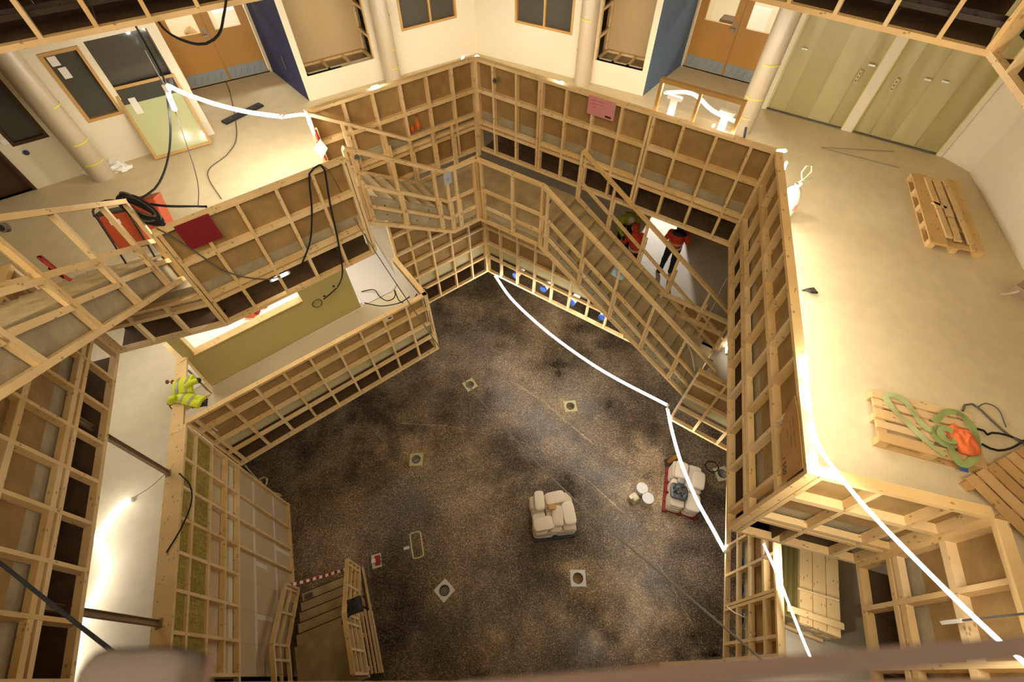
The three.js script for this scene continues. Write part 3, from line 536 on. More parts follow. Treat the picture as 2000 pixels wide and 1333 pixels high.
{ // upper stair on the left, rising to the third floor
  const base = [-5.17, -4.98], t0 = -0.85, st = go(base, DIR_E, t0), side = [-NRM_E[0], -NRM_E[1]];
  const t = thing('staircase', 'dark upper staircase rising past the left frame towards the third floor', 'staircase', [st[0], 8, st[1]], 0, 'concrete staircases');
  const inn = t;
  flight(inn, go(go(st, DIR_E, 0.02), side, 0.1), DIR_E, side, 1.33, 22, 8.0, 4 / 23, 0.28, M.tread);
  const a = P3(go(base, DIR_E, -0.3), 8.34), b = P3(go(base, DIR_E, 5.45), 11.88);
  stringer(inn, V(a.x + side[0] * 0.07, a.y, a.z + side[1] * 0.07), V(b.x + side[0] * 0.07, b.y, b.z + side[1] * 0.07), 0.19, 0.28, 0.05, M.conc, 1);
  rebase(t);
  const py = q => 8.52 + 0.617 * q;
  railing('timber railing of the upper staircase on the left beside the orange machine', [P3(go(base, DIR_E, -0.25), py(-0.25)), P3(go(base, DIR_E, 5.3), py(5.3))], [[0.1, 0.262, 0.42, 0.575, 0.73, 0.88]], [1.17, 0.5, 0.12, -0.28]);
  const fb = go(base, side, 1.4);
  railing('short timber guard with red straps on the wall side of the upper staircase', [P3(go(fb, DIR_E, 0.1), py(0.1)), P3(go(fb, DIR_E, 1.9), py(1.9))], [[0.5]], [1.0, 0.4, 0.0, -0.2], { thin: 1 });
}
{ // steps and landing near the taped corner of the ground floor
  const R0 = [-4.06, -2.33], L0 = go(R0, NRM_E, -1.5), t = thing('staircase', 'low wooden steps up to a dark landing beside the insulated wall', 'staircase', [R0[0], 0, R0[1]], 0, 'concrete staircases');
  const inn = t;
  const side = [-NRM_E[0], -NRM_E[1]];
  flight(inn, go(R0, DIR_E, 0.08), DIR_E, side, 1.45, 5, 0, 1 / 6, 0.255, M.tread);
  const la = go(R0, DIR_E, 1.36), ld = [la, go(la, side, 1.45), go(go(la, side, 1.45), DIR_E, 1.05), go(la, DIR_E, 1.15)];
  const g = new THREE.ExtrudeGeometry(new THREE.Shape(ld.map(([x, z]) => new THREE.Vector2(x, -z))), { depth: 0.16, bevelEnabled: false }); g.rotateX(-Math.PI / 2); g.translate(0, 0.84, 0); part(inn, 'landing', g, M.tread);
  for (let k = 1; k < 5; k++) { const c = go(go(R0, DIR_E, 0.08 + 0.255 * k), side, 0.72), q = box(0.2, 0.16 * k, 1.4, 0, 0.08 * k, 0); q.rotateY(-Math.atan2(DIR_E[1], DIR_E[0])); q.translate(c[0], 0, c[1]); part(inn, 'step_support', q, M.board[0]); }
  for (const k of [0.2, 0.9]) for (const s of [0.15, 1.3]) { const c = go(go(la, DIR_E, k), side, s); part(inn, 'landing_post', box(0.08, 0.84, 0.08, c[0], 0.42, c[1]), wood()); }
  const e1 = go(R0, DIR_E, 1.35), e2 = go(R0, DIR_E, 2.45);
  railing('timber railing on the hall side of the low steps, with a black jacket over it', [P3(R0, 0.0), P3(e1, 1.0), P3(e2, 1.0)], [[0.1, 0.5], [0.15, 0.6]], [1.17, 0.8, 0.45, 0.1], { thin: 1 });
  const l0 = go(R0, NRM_E, -1.47), l1 = go(l0, DIR_E, 1.35), l2 = go(l0, DIR_E, 2.3);
  railing('timber railing of the low steps against the plasterboard wall', [P3(l0, 0.0), P3(l1, 1.0), P3(l2, 1.0)], [[0.08, 0.5], [0.3, 0.75]], [1.17, 0.8, 0.35], { thin: 1 });
  for (const [k, y] of [[0.05, 0.75], [0.09, 0.5], [0.13, 0.25], [0.17, 0.05]]) part(inn, 'side_rail', bar(V(e1[0] + NRM_E[0] * k * 0.6 - DIR_E[0] * 0.25, y, e1[1] + NRM_E[1] * k * 0.6 - DIR_E[1] * 0.25), V(e2[0] + NRM_E[0] * k * 0.6, y, e2[1] + NRM_E[1] * k * 0.6), 0.04, 0.07), wood());
  part(inn, 'base_plate', bar(V(R0[0] + NRM_E[0] * 0.08, 0.03, R0[1] + NRM_E[1] * 0.08), V(e2[0] + NRM_E[0] * 0.08, 0.03, e2[1] + NRM_E[1] * 0.08), 0.05, 0.06), wood());
  for (let k = 0; k < 5; k++) { const p = go(R0, DIR_E, 0.08 + 0.255 * k - 0.004), u0 = go(p, side, 0.02), u1 = go(p, side, 1.43), y = (k + 1) / 6 + 0.003; part(inn, 'edge_strip', bar(V(u0[0], y, u0[1]), V(u1[0], y, u1[1]), 0.022, 0.006), M.darkFrame, 'dark strip along the tread edge'); }  // dark strip at the front edge of each tread
  { const c0 = go(go(R0, DIR_E, 0.2), side, 1.3), g2 = box(0.12, 0.006, 0.2, 0, 0, 0); g2.rotateY(-Math.atan2(DIR_E[1], DIR_E[0])); g2.translate(c0[0], 1 / 6 + 0.004, c0[1]); part(inn, 'step_label', g2, M.cableGrey); }
  rebase(t);
}
// ---------------------------------------------------------------- light ropes
function rope(label, pts, r = 0.035, lift = V(0, 0.07, 0), cd = ROPE_CD, step = 0.4) {
  const o = thing('light_rope', label, 'light rope', [pts[0].x, pts[0].y, pts[0].z], 0, 'white light ropes'), rel = pts.map(p => p.clone().sub(pts[0]));
  part(o, 'led_tube', tube(rel, r, 10), M.led);
  for (const e of [rel[0], rel[rel.length - 1]]) part(o, 'end_cap', (() => { const g = new THREE.SphereGeometry(r * 1.15, 10, 8); g.translate(e.x, e.y, e.z); return g; })(), M.white);
  const c = new THREE.CatmullRomCurve3(rel), n = Math.max(1, Math.round(c.getLength() / step));
  for (let i = 0; i < n; i++) { const p = c.getPointAt((i + 0.5) / n), l = new THREE.PointLight(LED, cd, 0, 2); l.position.copy(p).add(lift); l.shadow.radius = 1.5; o.add(l); }
  return o;
}
const off = (p, d, k) => [p[0] + d[0] * k, p[1] + d[1] * k];
{
  const nU = [-0.611, -0.792], nD = [0.5644, -0.8255], nC = [0.96, 0.28], up = V(0, 0.09, 0);
  const fa = k => off(go(F, [0.792, -0.611], k), nU, 0.2), ab = k => off(go(A, DIR_D, k), nD, 0.2), bc = k => off(go(B, [-0.274, 0.9617], k), nC, 0.2);
  rope('light rope behind the parapet below the left boxed recess', [P3(fa(0.1), 8.85), P3(fa(1.1), 8.85), P3(fa(1.5), 9.1), P3(fa(1.9), 8.85), P3(fa(3.3), 8.85), P3(fa(3.6), 9.1)], 0.028, up);
  rope('light rope behind the parapet with the pink note', [P3(ab(-0.1), 9.1), P3(ab(0.5), 8.85), P3(ab(1.6), 8.85), P3(ab(2.05), 9.09), P3(ab(2.5), 8.85), P3(ab(4.6), 8.85), P3(ab(5.35), 9.08), P3(ab(5.7), 8.85), P3(ab(6.35), 9.1)], 0.028, up);
  rope('light rope lying along the parapet in front of the wooden pallets', [P3(bc(0.12), 9.06), P3(bc(0.3), 8.7), P3(bc(1.2), 8.55), P3(bc(2.4), 8.55), P3(bc(3.3), 8.75), at(1571, 690, 9.1), at(1577, 770, 9.12), at(1589, 845, 9.1), at(1606, 885, 9.12)], 0.022, V(0.08, 0.08, 0), 1.15);
  rope('long light rope hanging from the gallery corner across the short frames', [at(1606, 885, 9.12), at(1645, 937, 9.22), at(1700, 1002, 9.26), at(1780, 1085, 9.26), at(1860, 1165, 9.3), at(1955, 1255, 9.4), at(2060, 1345, 9.5)], 0.018, V(-0.1, 0.02, 0), 0.9);
  rope('light rope swinging from the hanging lamp to the stair head', [at(328, 167, 9.75), at(362, 183, 9.6), at(420, 203, 9.45), at(480, 218, 9.3), at(549, 228, 9.2)], 0.035, V(0, -0.08, 0.05));
  rope('short light rope piece at the stair head beside the white note', [at(556, 228, 9.2), at(597, 224, 9.17), at(604, 240, 9.1), at(614, 262, 8.95)], 0.026, V(-0.08, 0, 0));
  rope('bright drooping light rope end below the hanging lamp', [at(327, 176, 9.72), at(332, 192, 9.55), at(341, 213, 9.3)], 0.04, V(0, 0, 0.1));
  rope('light rope behind the parapet with the dark red sheet', [P3(off(go(G, [-0.785, 0.6195], 0.1), [-0.62, -0.785], 0.2), 9.0), P3(off(go(G, [-0.785, 0.6195], 1.4), [-0.62, -0.785], 0.22), 8.7), P3(off(go(G, [-0.785, 0.6195], 2.6), [-0.62, -0.785], 0.22), 8.9)], 0.026, V(-0.05, 0.1, -0.06));
  rope('wavy light rope lying on the pale floor behind the insulated wall', [at(256, 976, 4.04), at(235, 985, 4.04), at(212, 1015, 4.04), at(190, 1045, 4.04), at(193, 1075, 4.04), at(204, 1105, 4.04), at(190, 1150, 4.04), at(170, 1190, 4.04), at(150, 1240, 4.04), at(138, 1320, 4.04), at(130, 1400, 4.04)], 0.045, V(0.03, 0.3, 0), 0.34);
  rope('light rope sagging over the terrazzo from the hall corner to the small frame', [at(967, 539, 3.0), at(1000, 585, 2.98), at(1060, 641, 2.96), at(1130, 694, 2.96), at(1200, 738, 2.98), at(1304, 792, 3.05)], 0.038, V(0, -0.08, 0.04));
  rope('light rope sagging over the stacked bags along the right edge of the hall', [at(1304, 800, 3.05), at(1312, 840, 3.03), at(1330, 903, 2.98), at(1360, 975, 2.96), at(1390, 1030, 2.98), at(1416, 1078, 3.02)], 0.038, V(-0.04, -0.08, 0));
  rope('light rope stretched over the wrapped plank pack', [at(1491, 1062, 5.25), at(1520, 1128, 5.25), at(1552, 1210, 5.28), at(1591, 1306, 5.35)], 0.019, V(0.08, 0.05, 0));
  rope('short light rope end beside the foot of the stair flight', [at(1419.5, 662, 4.4), at(1419.5, 692, 4.4)], 0.03, V(0, 0.06, 0.08), 0.5);
  rope('light rope stub glowing inside the ceiling void of the left parapet', [at(530, 548, 7.42), at(548, 540, 7.44), at(563, 533, 7.42)], 0.03, V(0, 0.05, 0.06), 0.5);
  rope('added unseen light rope under the second floor slab behind the olive green wall end', [V(-3.9, 7.628, -9.6), V(-4.9, 7.6, -8.9), V(-6.0, 7.628, -8.1)], 0.03, V(0, -0.08, 0), 1.6);  // added out of view to brighten the pale floor sheets
  rope('light rope hung under the second floor slab over the white first floor', [V(-8.2, 7.628, -6.6), V(-8.7, 7.6, -5.2), V(-9.0, 7.628, -3.6)], 0.03, V(0, -0.08, 0), 1.6);
  const kg = k => off(go(K, [0.785, -0.6195], k), [-0.6195, -0.785], 0.6);
  rope('added unseen light rope under the second floor slab, lighting the olive green wall', [P3(kg(0.1), 7.61), P3(kg(1.4), 7.58), P3(kg(2.7), 7.61)], 0.03, V(0, -0.1, 0), 0.9);  // added out of view to light the front of the green wall
  const g1 = k => off(go(MA, DIR_D, k), nD, 0.75), g2 = k => off(go(MA, DIR_U, k), nU, 0.75);
  rope('light rope hung under the first floor slab behind the blue capped ducts', [P3(g1(2.6), 3.62), P3(g1(3.4), 3.6), P3(g1(4.4), 3.62)], 0.03, V(0, -0.1, 0), 1.4);
  rope('light rope hung under the first floor slab behind the tall corner wall', [P3(g2(0.9), 3.62), P3(g2(1.3), 3.6), P3(g2(1.7), 3.62)], 0.03, V(0, -0.1, 0), 1.4);
  // the lamp holder they hang from
  const p = at(325, 172, 9.76), l = thing('hanging_lamp', 'small grey lamp connector hanging on a cable before the dark pane', 'lamp', [p.x, p.y, p.z]);
  part(l, 'connector', box(0.07, 0.12, 0.07, 0, 0, 0), M.white); part(l, 'hook', tube([V(0, 0.06, 0), V(-0.02, 0.25, -0.02), V(-0.03, 0.55, -0.05)], 0.012), M.steel);
}
// ---------------------------------------------------------------- cables
function cable(label, pts, r = 0.012, m = M.cable, name = 'cable', cat = 'cable', group = 'loose cables') {
  const o = pts[0], mesh = new THREE.Mesh(tube(pts.map(p => p.clone().sub(o)), r, 6), m); mesh.name = numbered(name); mesh.position.copy(o); scene.add(mesh); return tag(mesh, label, cat, group);
}
const lerp = (a, b, t) => a + (b - a) * t;
const pix = (list, h0, h1 = h0) => list.map(([x, y], i) => at(x, y, lerp(h0, h1, i / (list.length - 1))));
const KGD = [0.785, -0.6195], GWP = [-7.12, -5.59], GWD = [0.7794, -0.6265], onKG = (l, o = 0.035) => l.map(([x, y]) => hit(x, y, K, KGD, o)), onGW = (l, o = 0.05) => l.map(([x, y]) => hit(x, y, GWP, GWD, o));
cable('thick black cable hanging from the upper frame down to the cable coil', [...pix([[258, 22], [262, 45], [290, 95], [322, 158]], 11.0, 9.85), ...pix([[327, 195], [333, 250], [328, 310], [308, 362], [276, 388]], 9.4, 9.1)], 0.017);
cable('black cable looping in front of the left oak doors', pix([[258, 22], [290, 18], [322, 58], [360, 80], [400, 86], [428, 66], [437, 30], [442, 0], [446, -40]], 11.0, 11.2), 0.016);
cable('thin pale cord dropping from the drooping light rope to the parapet', pix([[341, 215], [362, 275], [380, 330], [388, 370], [387, 405]], 9.2, 9.16), 0.008, M.cableGrey);
cable('thin grey cable trailing over the cream floor from the left doors', pix([[441, 160], [450, 185], [462, 262], [445, 300], [410, 328], [408, 350], [432, 388]], 8.02), 0.009, M.cableGrey);
cable('black cable lying from the coil to the parapet with the dark red sheet', pix([[285, 398], [330, 403], [403, 404]], 9.0, 9.16), 0.02);
cable('thin dark wire running down over the parapet boards from the coil', onKG([[306, 446], [345, 468], [400, 505], [430, 525], [470, 540], [520, 546], [548, 540]]), 0.012, M.cableGrey);
cable('black hanging cable bundle draped over the parapet by the stair head, left strand', onKG([[625, 322], [608, 333], [604, 350], [609, 410], [606, 470], [590, 515]]), 0.016);
cable('black hanging cable bundle draped over the parapet by the stair head, middle strand', [...onKG([[626, 322], [634, 332], [645, 400], [660, 470], [669, 530]]), ...onGW([[662, 556], [650, 570], [632, 585]], 0.1)], 0.016);
cable('long thin wire stretched across the whole hall above the terrazzo', [...onKG([[627, 322], [650, 345], [700, 440]], 0.06), ...pix([[830, 638], [945, 790], [1110, 965], [1300, 1128], [1522, 1318]], 8.95, 10.6)], 0.007, M.cableGrey);
cable('thick dark cable crossing the left frame in front of its black void', pix([[-40, 1070], [0, 1100], [100, 1180], [235, 1285], [330, 1360]], 10.3, 10.5), 0.011);
cable('black cable looped on the grey floor beside the olive green wall', pix([[706, 570], [730, 566], [742, 580], [757, 588], [772, 580], [770, 565], [780, 588], [800, 592], [822, 566], [836, 566]], 4.03, 5.22), 0.014);
cable('second black cable running along the top of the boxed frame', pix([[712, 592], [745, 598], [780, 592], [800, 580]], 4.03, 5.2), 0.014);
cable('thin cord hanging down the end of the boxed frame', pix([[832, 568], [842, 630], [856, 670]], 5.25, 3.1), 0.006, M.cableGrey);
cable('thin wire lying along the floor beside the insulated wall top', pix([[336, 930], [331, 990], [318, 1050], [308, 1110], [309, 1190], [322, 1260]], 4.6, 4.02), 0.012, M.cableGrey);
cable('black wire looping over the insulation beside the steel post', pix([[350, 925], [372, 950], [373, 985], [355, 1030], [325, 1080]], 5.22, 5.2), 0.012);
cable('pale conduit hanging inside the frame with blue ducts', pix([[1420, 1186], [1435, 1198], [1462, 1210], [1477, 1225], [1474, 1240], [1466, 1236]], 3.4, 4.4), 0.012, M.paper);
cable('white cord hanging at the foot of the stair flight', pix([[1336, 658], [1350, 690], [1357, 725]], 5.2, 4.6), 0.01, M.white);
cable('white cord hanging from the stair handrail beside the grey floor', pix([[1421, 542], [1408, 565], [1395, 596], [1384, 612]], 5.6, 4.9), 0.01, M.paper);
cable('thin cord leaving the light rope towards the steel post', pix([[256, 975], [290, 955], [322, 927]], 4.04, 4.3), 0.006, M.cableGrey);
cable('dark cable on the floor beyond the strap covered pallet, outer loop', pix([[1880, 803], [1886, 790], [1905, 792], [1935, 820], [1970, 850], [2010, 872]], 8.02), 0.014, M.cableGrey);
cable('dark cable on the floor beyond the strap covered pallet, inner loop', pix([[1918, 868], [1945, 880], [1975, 876], [2010, 855]], 8.02), 0.014);
cable('knotted dark cable on the floor beyond the strap covered pallet', pix([[1908, 838], [1922, 842], [1927, 850], [1938, 846], [1965, 850], [2005, 866]], 8.02), 0.014);
cable('faint cable curving over the far part of the right cream floor', pix([[1912, 795], [1925, 788], [1950, 800], [1965, 835]], 8.02), 0.008, M.cableGrey);
cable('black hose lying in a coil on the terrazzo under the right gallery', Array.from({ length: 26 }, (_, i) => { const c = at(1390, 912, 0.02), a = i * 0.75; return V(c.x + (0.2 + 0.015 * Math.sin(i * 3)) * Math.cos(a), 0.02 + 0.0006 * i, c.z + 0.17 * Math.sin(a)); }), 0.012, M.cable, 'hose', 'hose', 'hoses');
cable('yellow hose thrown over the bottom of the insulated wall', [...pix([[478, 910], [500, 935], [515, 945], [505, 938], [520, 933], [518, 950], [500, 950], [512, 958], [535, 964], [552, 968], [535, 970]], 0.05)], 0.03, S('#ddd09a'), 'hose', 'hose', 'hoses');
{ // coil of grey wire on the green wall
  const c = hit(620, 592, GWP, GWD, 0.04);
  cable('coil of grey wire hanging on the olive green wall', Array.from({ length: 40 }, (_, i) => { const a = i * 0.62; return V(c.x + 0.12 * Math.cos(a) * 0.79 + 0.01 * Math.sin(i), c.y - 0.0 + 0.13 * Math.sin(a), c.z - 0.12 * Math.cos(a) * 0.62 + 0.004 * (i % 5) + 0.01); }), 0.008, M.cableGrey, 'wire_coil', 'wire coil');
}
// ---------------------------------------------------------------- first floor: olive green wall, steel posts, ducts
{
  const p0 = [-7.12, -5.59], p1 = [-4.06, -8.05];
  const t = wall('wall_green', 'olive green plasterboard wall with a wide window opening behind the boxed frame', p0, p1, M.greenBoard, [[0.2, 2.7, 1.16, 2.2]], 0.14, 3.3, 4.001);
  part(t, 'sill_lining', box(2.5, 0.03, 0.2, 1.45, 1.15, -0.06), wood()); part(t, 'side_lining', box(0.03, 1.0, 0.18, 0.215, 1.68, -0.08), wood());
  for (const [x, y] of [[3.5, 1.1], [3.2, 0.95]]) { const g = new THREE.CylinderGeometry(0.03, 0.03, 0.01, 14); g.rotateX(Math.PI / 2); g.translate(x, y, 0.002); part(t, 'cable_hole', g, M.black); }
  const w2 = wall('wall_green_side', 'olive green wall stub between the boxed frame and the white first floor', [-7.75, -6.35], [-7.12, -5.59], M.greenBoard, [], 0.12, 1.3, 4.001);
  // the lit room behind the opening
  const r = thing('room', 'bright white room seen through the opening of the olive green wall', 'room', [-6.4, 4.001, -8.4], 0.66, null, 'structure');
  part(r, 'room_back_wall', box(5.5, 3.0, 0.05, 0, 1.5, -1.6), M.white); part(r, 'room_floor', box(5.5, 0.02, 3.2, 0, 0.01, 0), M.white);
  const lam = part(r, 'fill_panel', box(2.0, 0.03, 0.3, 0, 2.9, -0.4), M.led);
  const l = new THREE.RectAreaLight(LED, 40, 2, 0.3); l.position.set(0, 2.87, -0.4); l.rotation.x = -Math.PI / 2; r.add(l);
  for (const [x, y, m, s] of [[505, 604, M.orange, 0.16], [490, 618, M.red, 0.14], [482, 625, M.orange, 0.12]]) { const p = at(x, y, 4.3); const q = solo('tool_case', 'small ' + (m === M.red ? 'dark red' : 'bright orange') + ' tool case in the room behind the olive green wall' + (s === 0.12 ? ', half hidden' : ''), 'case', box(s * 2, 0.3, s, 0, 0.15, 0), m, 'cases behind the green wall'); q.position.set(p.x - 0.15, 4.02, p.z - 0.35); }
  // grey sheet floor between wall and frame
  solo('floor_board', 'grey floor boarding between the olive green wall and the boxed frame', 'board', (() => { const s = new THREE.Shape([[-7.1, -5.55], [-4.0, -8.02], [-3.2, -8.66], [-2.25, -7.42], [-6.4, -4.22]].map(([x, z]) => new THREE.Vector2(x, -z))), g = new THREE.ExtrudeGeometry(s, { depth: 0.02, bevelEnabled: false }); g.rotateX(-Math.PI / 2); g.translate(0, 4.001, 0); return g; })(), S('#cdbf9f', { map: plainTex, roughness: 0.8 }));
  const st = thing('timber_box', 'open timber shelf frame holding the bright yellow jackets', 'timber frame', [-6.5, 4.0, -4.3]);
  const a = at(362, 832, 5.19), b = at(345, 690, 5.19), d = at(410, 770, 5.0);
  const O = V(-6.5, 4, -4.3), R = v => v.clone().sub(O);
  part(st, 'top_plate', bar(R(at(346, 846, 5.165)), R(at(357, 695, 5.165)), 0.22, 0.06), wood());
  part(st, 'sloped_rail', bar(R(at(325, 670, 5.19)), R(at(360, 705, 5.19)), 0.14, 0.05), wood());
  part(st, 'back_rail', bar(R(at(366, 705, 5.1)), R(at(412, 758, 4.6)), 0.05, 0.06), wood());
  for (const h of [4.9, 4.5]) part(st, 'cross_rail', bar(R(at(362, 800, h + 0.2)), R(at(410, 770, h - 0.1)), 0.05, 0.06), wood());
  part(st, 'side_board', bar(R(at(364, 720, 4.75)), R(at(408, 765, 4.4)), 0.02, 0.7), M.board[0]);
  // steel channel posts between parapet and soffit
  for (const [x, z, w] of [[-6.25, -3.03, 'beside the looped wire'], [-5.35, -0.66, 'where the thick dark cable crosses the light rope']]) {
    const q = thing('steel_post', 'slotted brown steel channel post ' + w, 'steel post', [x - 0.1, 5.19, z], -Math.atan2(DIR_E[1], DIR_E[0]), 'steel channel posts');
    part(q, 'web', box(0.08, 2.45, 0.008, 0, 1.225, 0.0), M.rustSteel); for (const s of [-0.04, 0.04]) part(q, 'flange', box(0.008, 2.45, 0.05, s, 1.225, -0.025), M.rustSteel);
    for (let k = 0; k < 8; k++) part(q, 'slot', box(0.02, 0.09, 0.004, 0, 0.25 + k * 0.28, 0.005), M.strip);
    part(q, 'foot_plate', box(0.14, 0.01, 0.1, 0, 0.005, -0.02), M.rustSteel);
  }
  // ducts with blue caps in the first floor voids
  const duct = (p, dir, label) => { const t = thing('duct', label, 'duct', [p.x, p.y, p.z], -Math.atan2(dir[1], dir[0]), 'blue capped ducts'); const g = new THREE.CylinderGeometry(0.1, 0.1, 0.4, 20); g.rotateZ(Math.PI / 2); part(t, 'pipe', g, M.duct); const c = new THREE.CylinderGeometry(0.108, 0.108, 0.05, 20); c.rotateZ(Math.PI / 2); c.translate(0.2, 0, 0); part(t, 'blue_cap', c, M.blue); const r = new THREE.TorusGeometry(0.08, 0.012, 6, 18); r.rotateY(Math.PI / 2); r.translate(0.226, 0, 0); part(t, 'cap_rim', r, M.blue); };
  const nD = [-0.5644, 0.8255];
  [0.98, 1.98, 2.95, 3.95].forEach((k, i) => { const p = off(go(MA, DIR_D, k), nD, -0.34); duct(V(p[0], 3.2, p[1]), nD, 'white duct stub with blue cap in the void behind the stair flight'); });
  [2.6, 3.1, 3.6].forEach((k, i) => { const p = off(go(MS1, [-0.2876, 0.9577], k), [-0.9577, -0.2876], -0.36); duct(V(p[0], 3.35, p[1]), [-0.9577, -0.2876], 'white duct stub with blue cap in the void beside the wrapped plank pack'); });
  const ff = solo('floor_board', 'pale floor sheets beside the end of the olive green wall', 'board', (() => { const s = new THREE.Shape([[-4.0, -8.08], [-5.6, -10.1], [-4.4, -11.1], [-3.16, -8.98], [-3.3, -8.6]].map(([x, z]) => new THREE.Vector2(x, -z))), g = new THREE.ExtrudeGeometry(s, { depth: 0.025, bevelEnabled: false }); g.rotateX(-Math.PI / 2); g.translate(0, 4.001, 0); return g; })(), S('#c9c2b8', { roughness: 0.7 }));
}
// worker light: a lamp behind the half open doorway deeper on the first floor
{
  wall('wall_first_back', 'plain first floor wall left of the lit doorway behind the workers', [2.0, -14.55], [4.95, -12.64], M.beige, [], 0.12, 3.6, 4.001);
  wall('wall_first_back_right', 'plain first floor wall right of the lit doorway behind the workers', [5.42, -12.33], [8.5, -10.3], M.beige, [], 0.12, 3.6, 4.001);
  const t = thing('work_lamp', 'work lamp on a stand behind the first floor doorway', 'lamp', [5.62, 4.0, -13.85], -0.3);
  part(t, 'stand', cyl(0.02, 0.02, 2.0, 0, 1.0, 0), M.steel); part(t, 'lamp_head', box(0.24, 0.18, 0.08, 0, 2.05, 0), M.black); part(t, 'lamp_glass', box(0.2, 0.14, 0.02, 0, 2.05, 0.05), M.led);
  const l = new THREE.SpotLight(new THREE.Color().setRGB(1, 0.95, 0.93), 60, 0, 0.36, 0.15, 2); l.position.set(5.58, 6.07, -13.72); l.target.position.set(4.72, 4, -10.6); l.shadow.radius = 1.5; scene.add(l, l.target);
}
// ---------------------------------------------------------------- pallets
function pallet(label, c, y, turn, L, W, boards, blocks, tone, tilt) {
  const t = thing('wooden_pallet', label, 'pallet', [c[0], y, c[1]], turn, 'wooden pallets');
  if (tilt) t.rotation.set(tilt, turn, 0, 'YXZ');
  const m = tone.map(k => S(k, { map: woodTex, roughness: 0.8 })), mm = () => m[Math.floor(rnd() * m.length)], bw = 0.1, n = blocks;
  for (let j = 0; j < 3; j++) {
    const z = (j - 1) * (W / 2 - bw / 2);
    part(t, 'bottom_board', box(L, 0.02, bw, 0, 0.01, z), mm());
    for (let i = 0; i < n; i++) part(t, 'block', box(0.12, 0.08, bw, (i / (n - 1) - 0.5) * (L - 0.12), 0.06, z), mm());
  }
  for (let i = 0; i < n; i++) part(t, 'stringer_board', box(0.12, 0.02, W, (i / (n - 1) - 0.5) * (L - 0.12), 0.11, 0), mm());
  for (const [z, w, x0, x1] of boards) part(t, 'deck_board', box((x1 ?? L / 2) - (x0 ?? -L / 2), 0.022, w, ((x1 ?? L / 2) + (x0 ?? -L / 2)) / 2, 0.131, z), mm());
  return t;
}
const mid4 = l => l.reduce((s, p) => s.add(p), V(0, 0, 0)).multiplyScalar(1 / l.length);
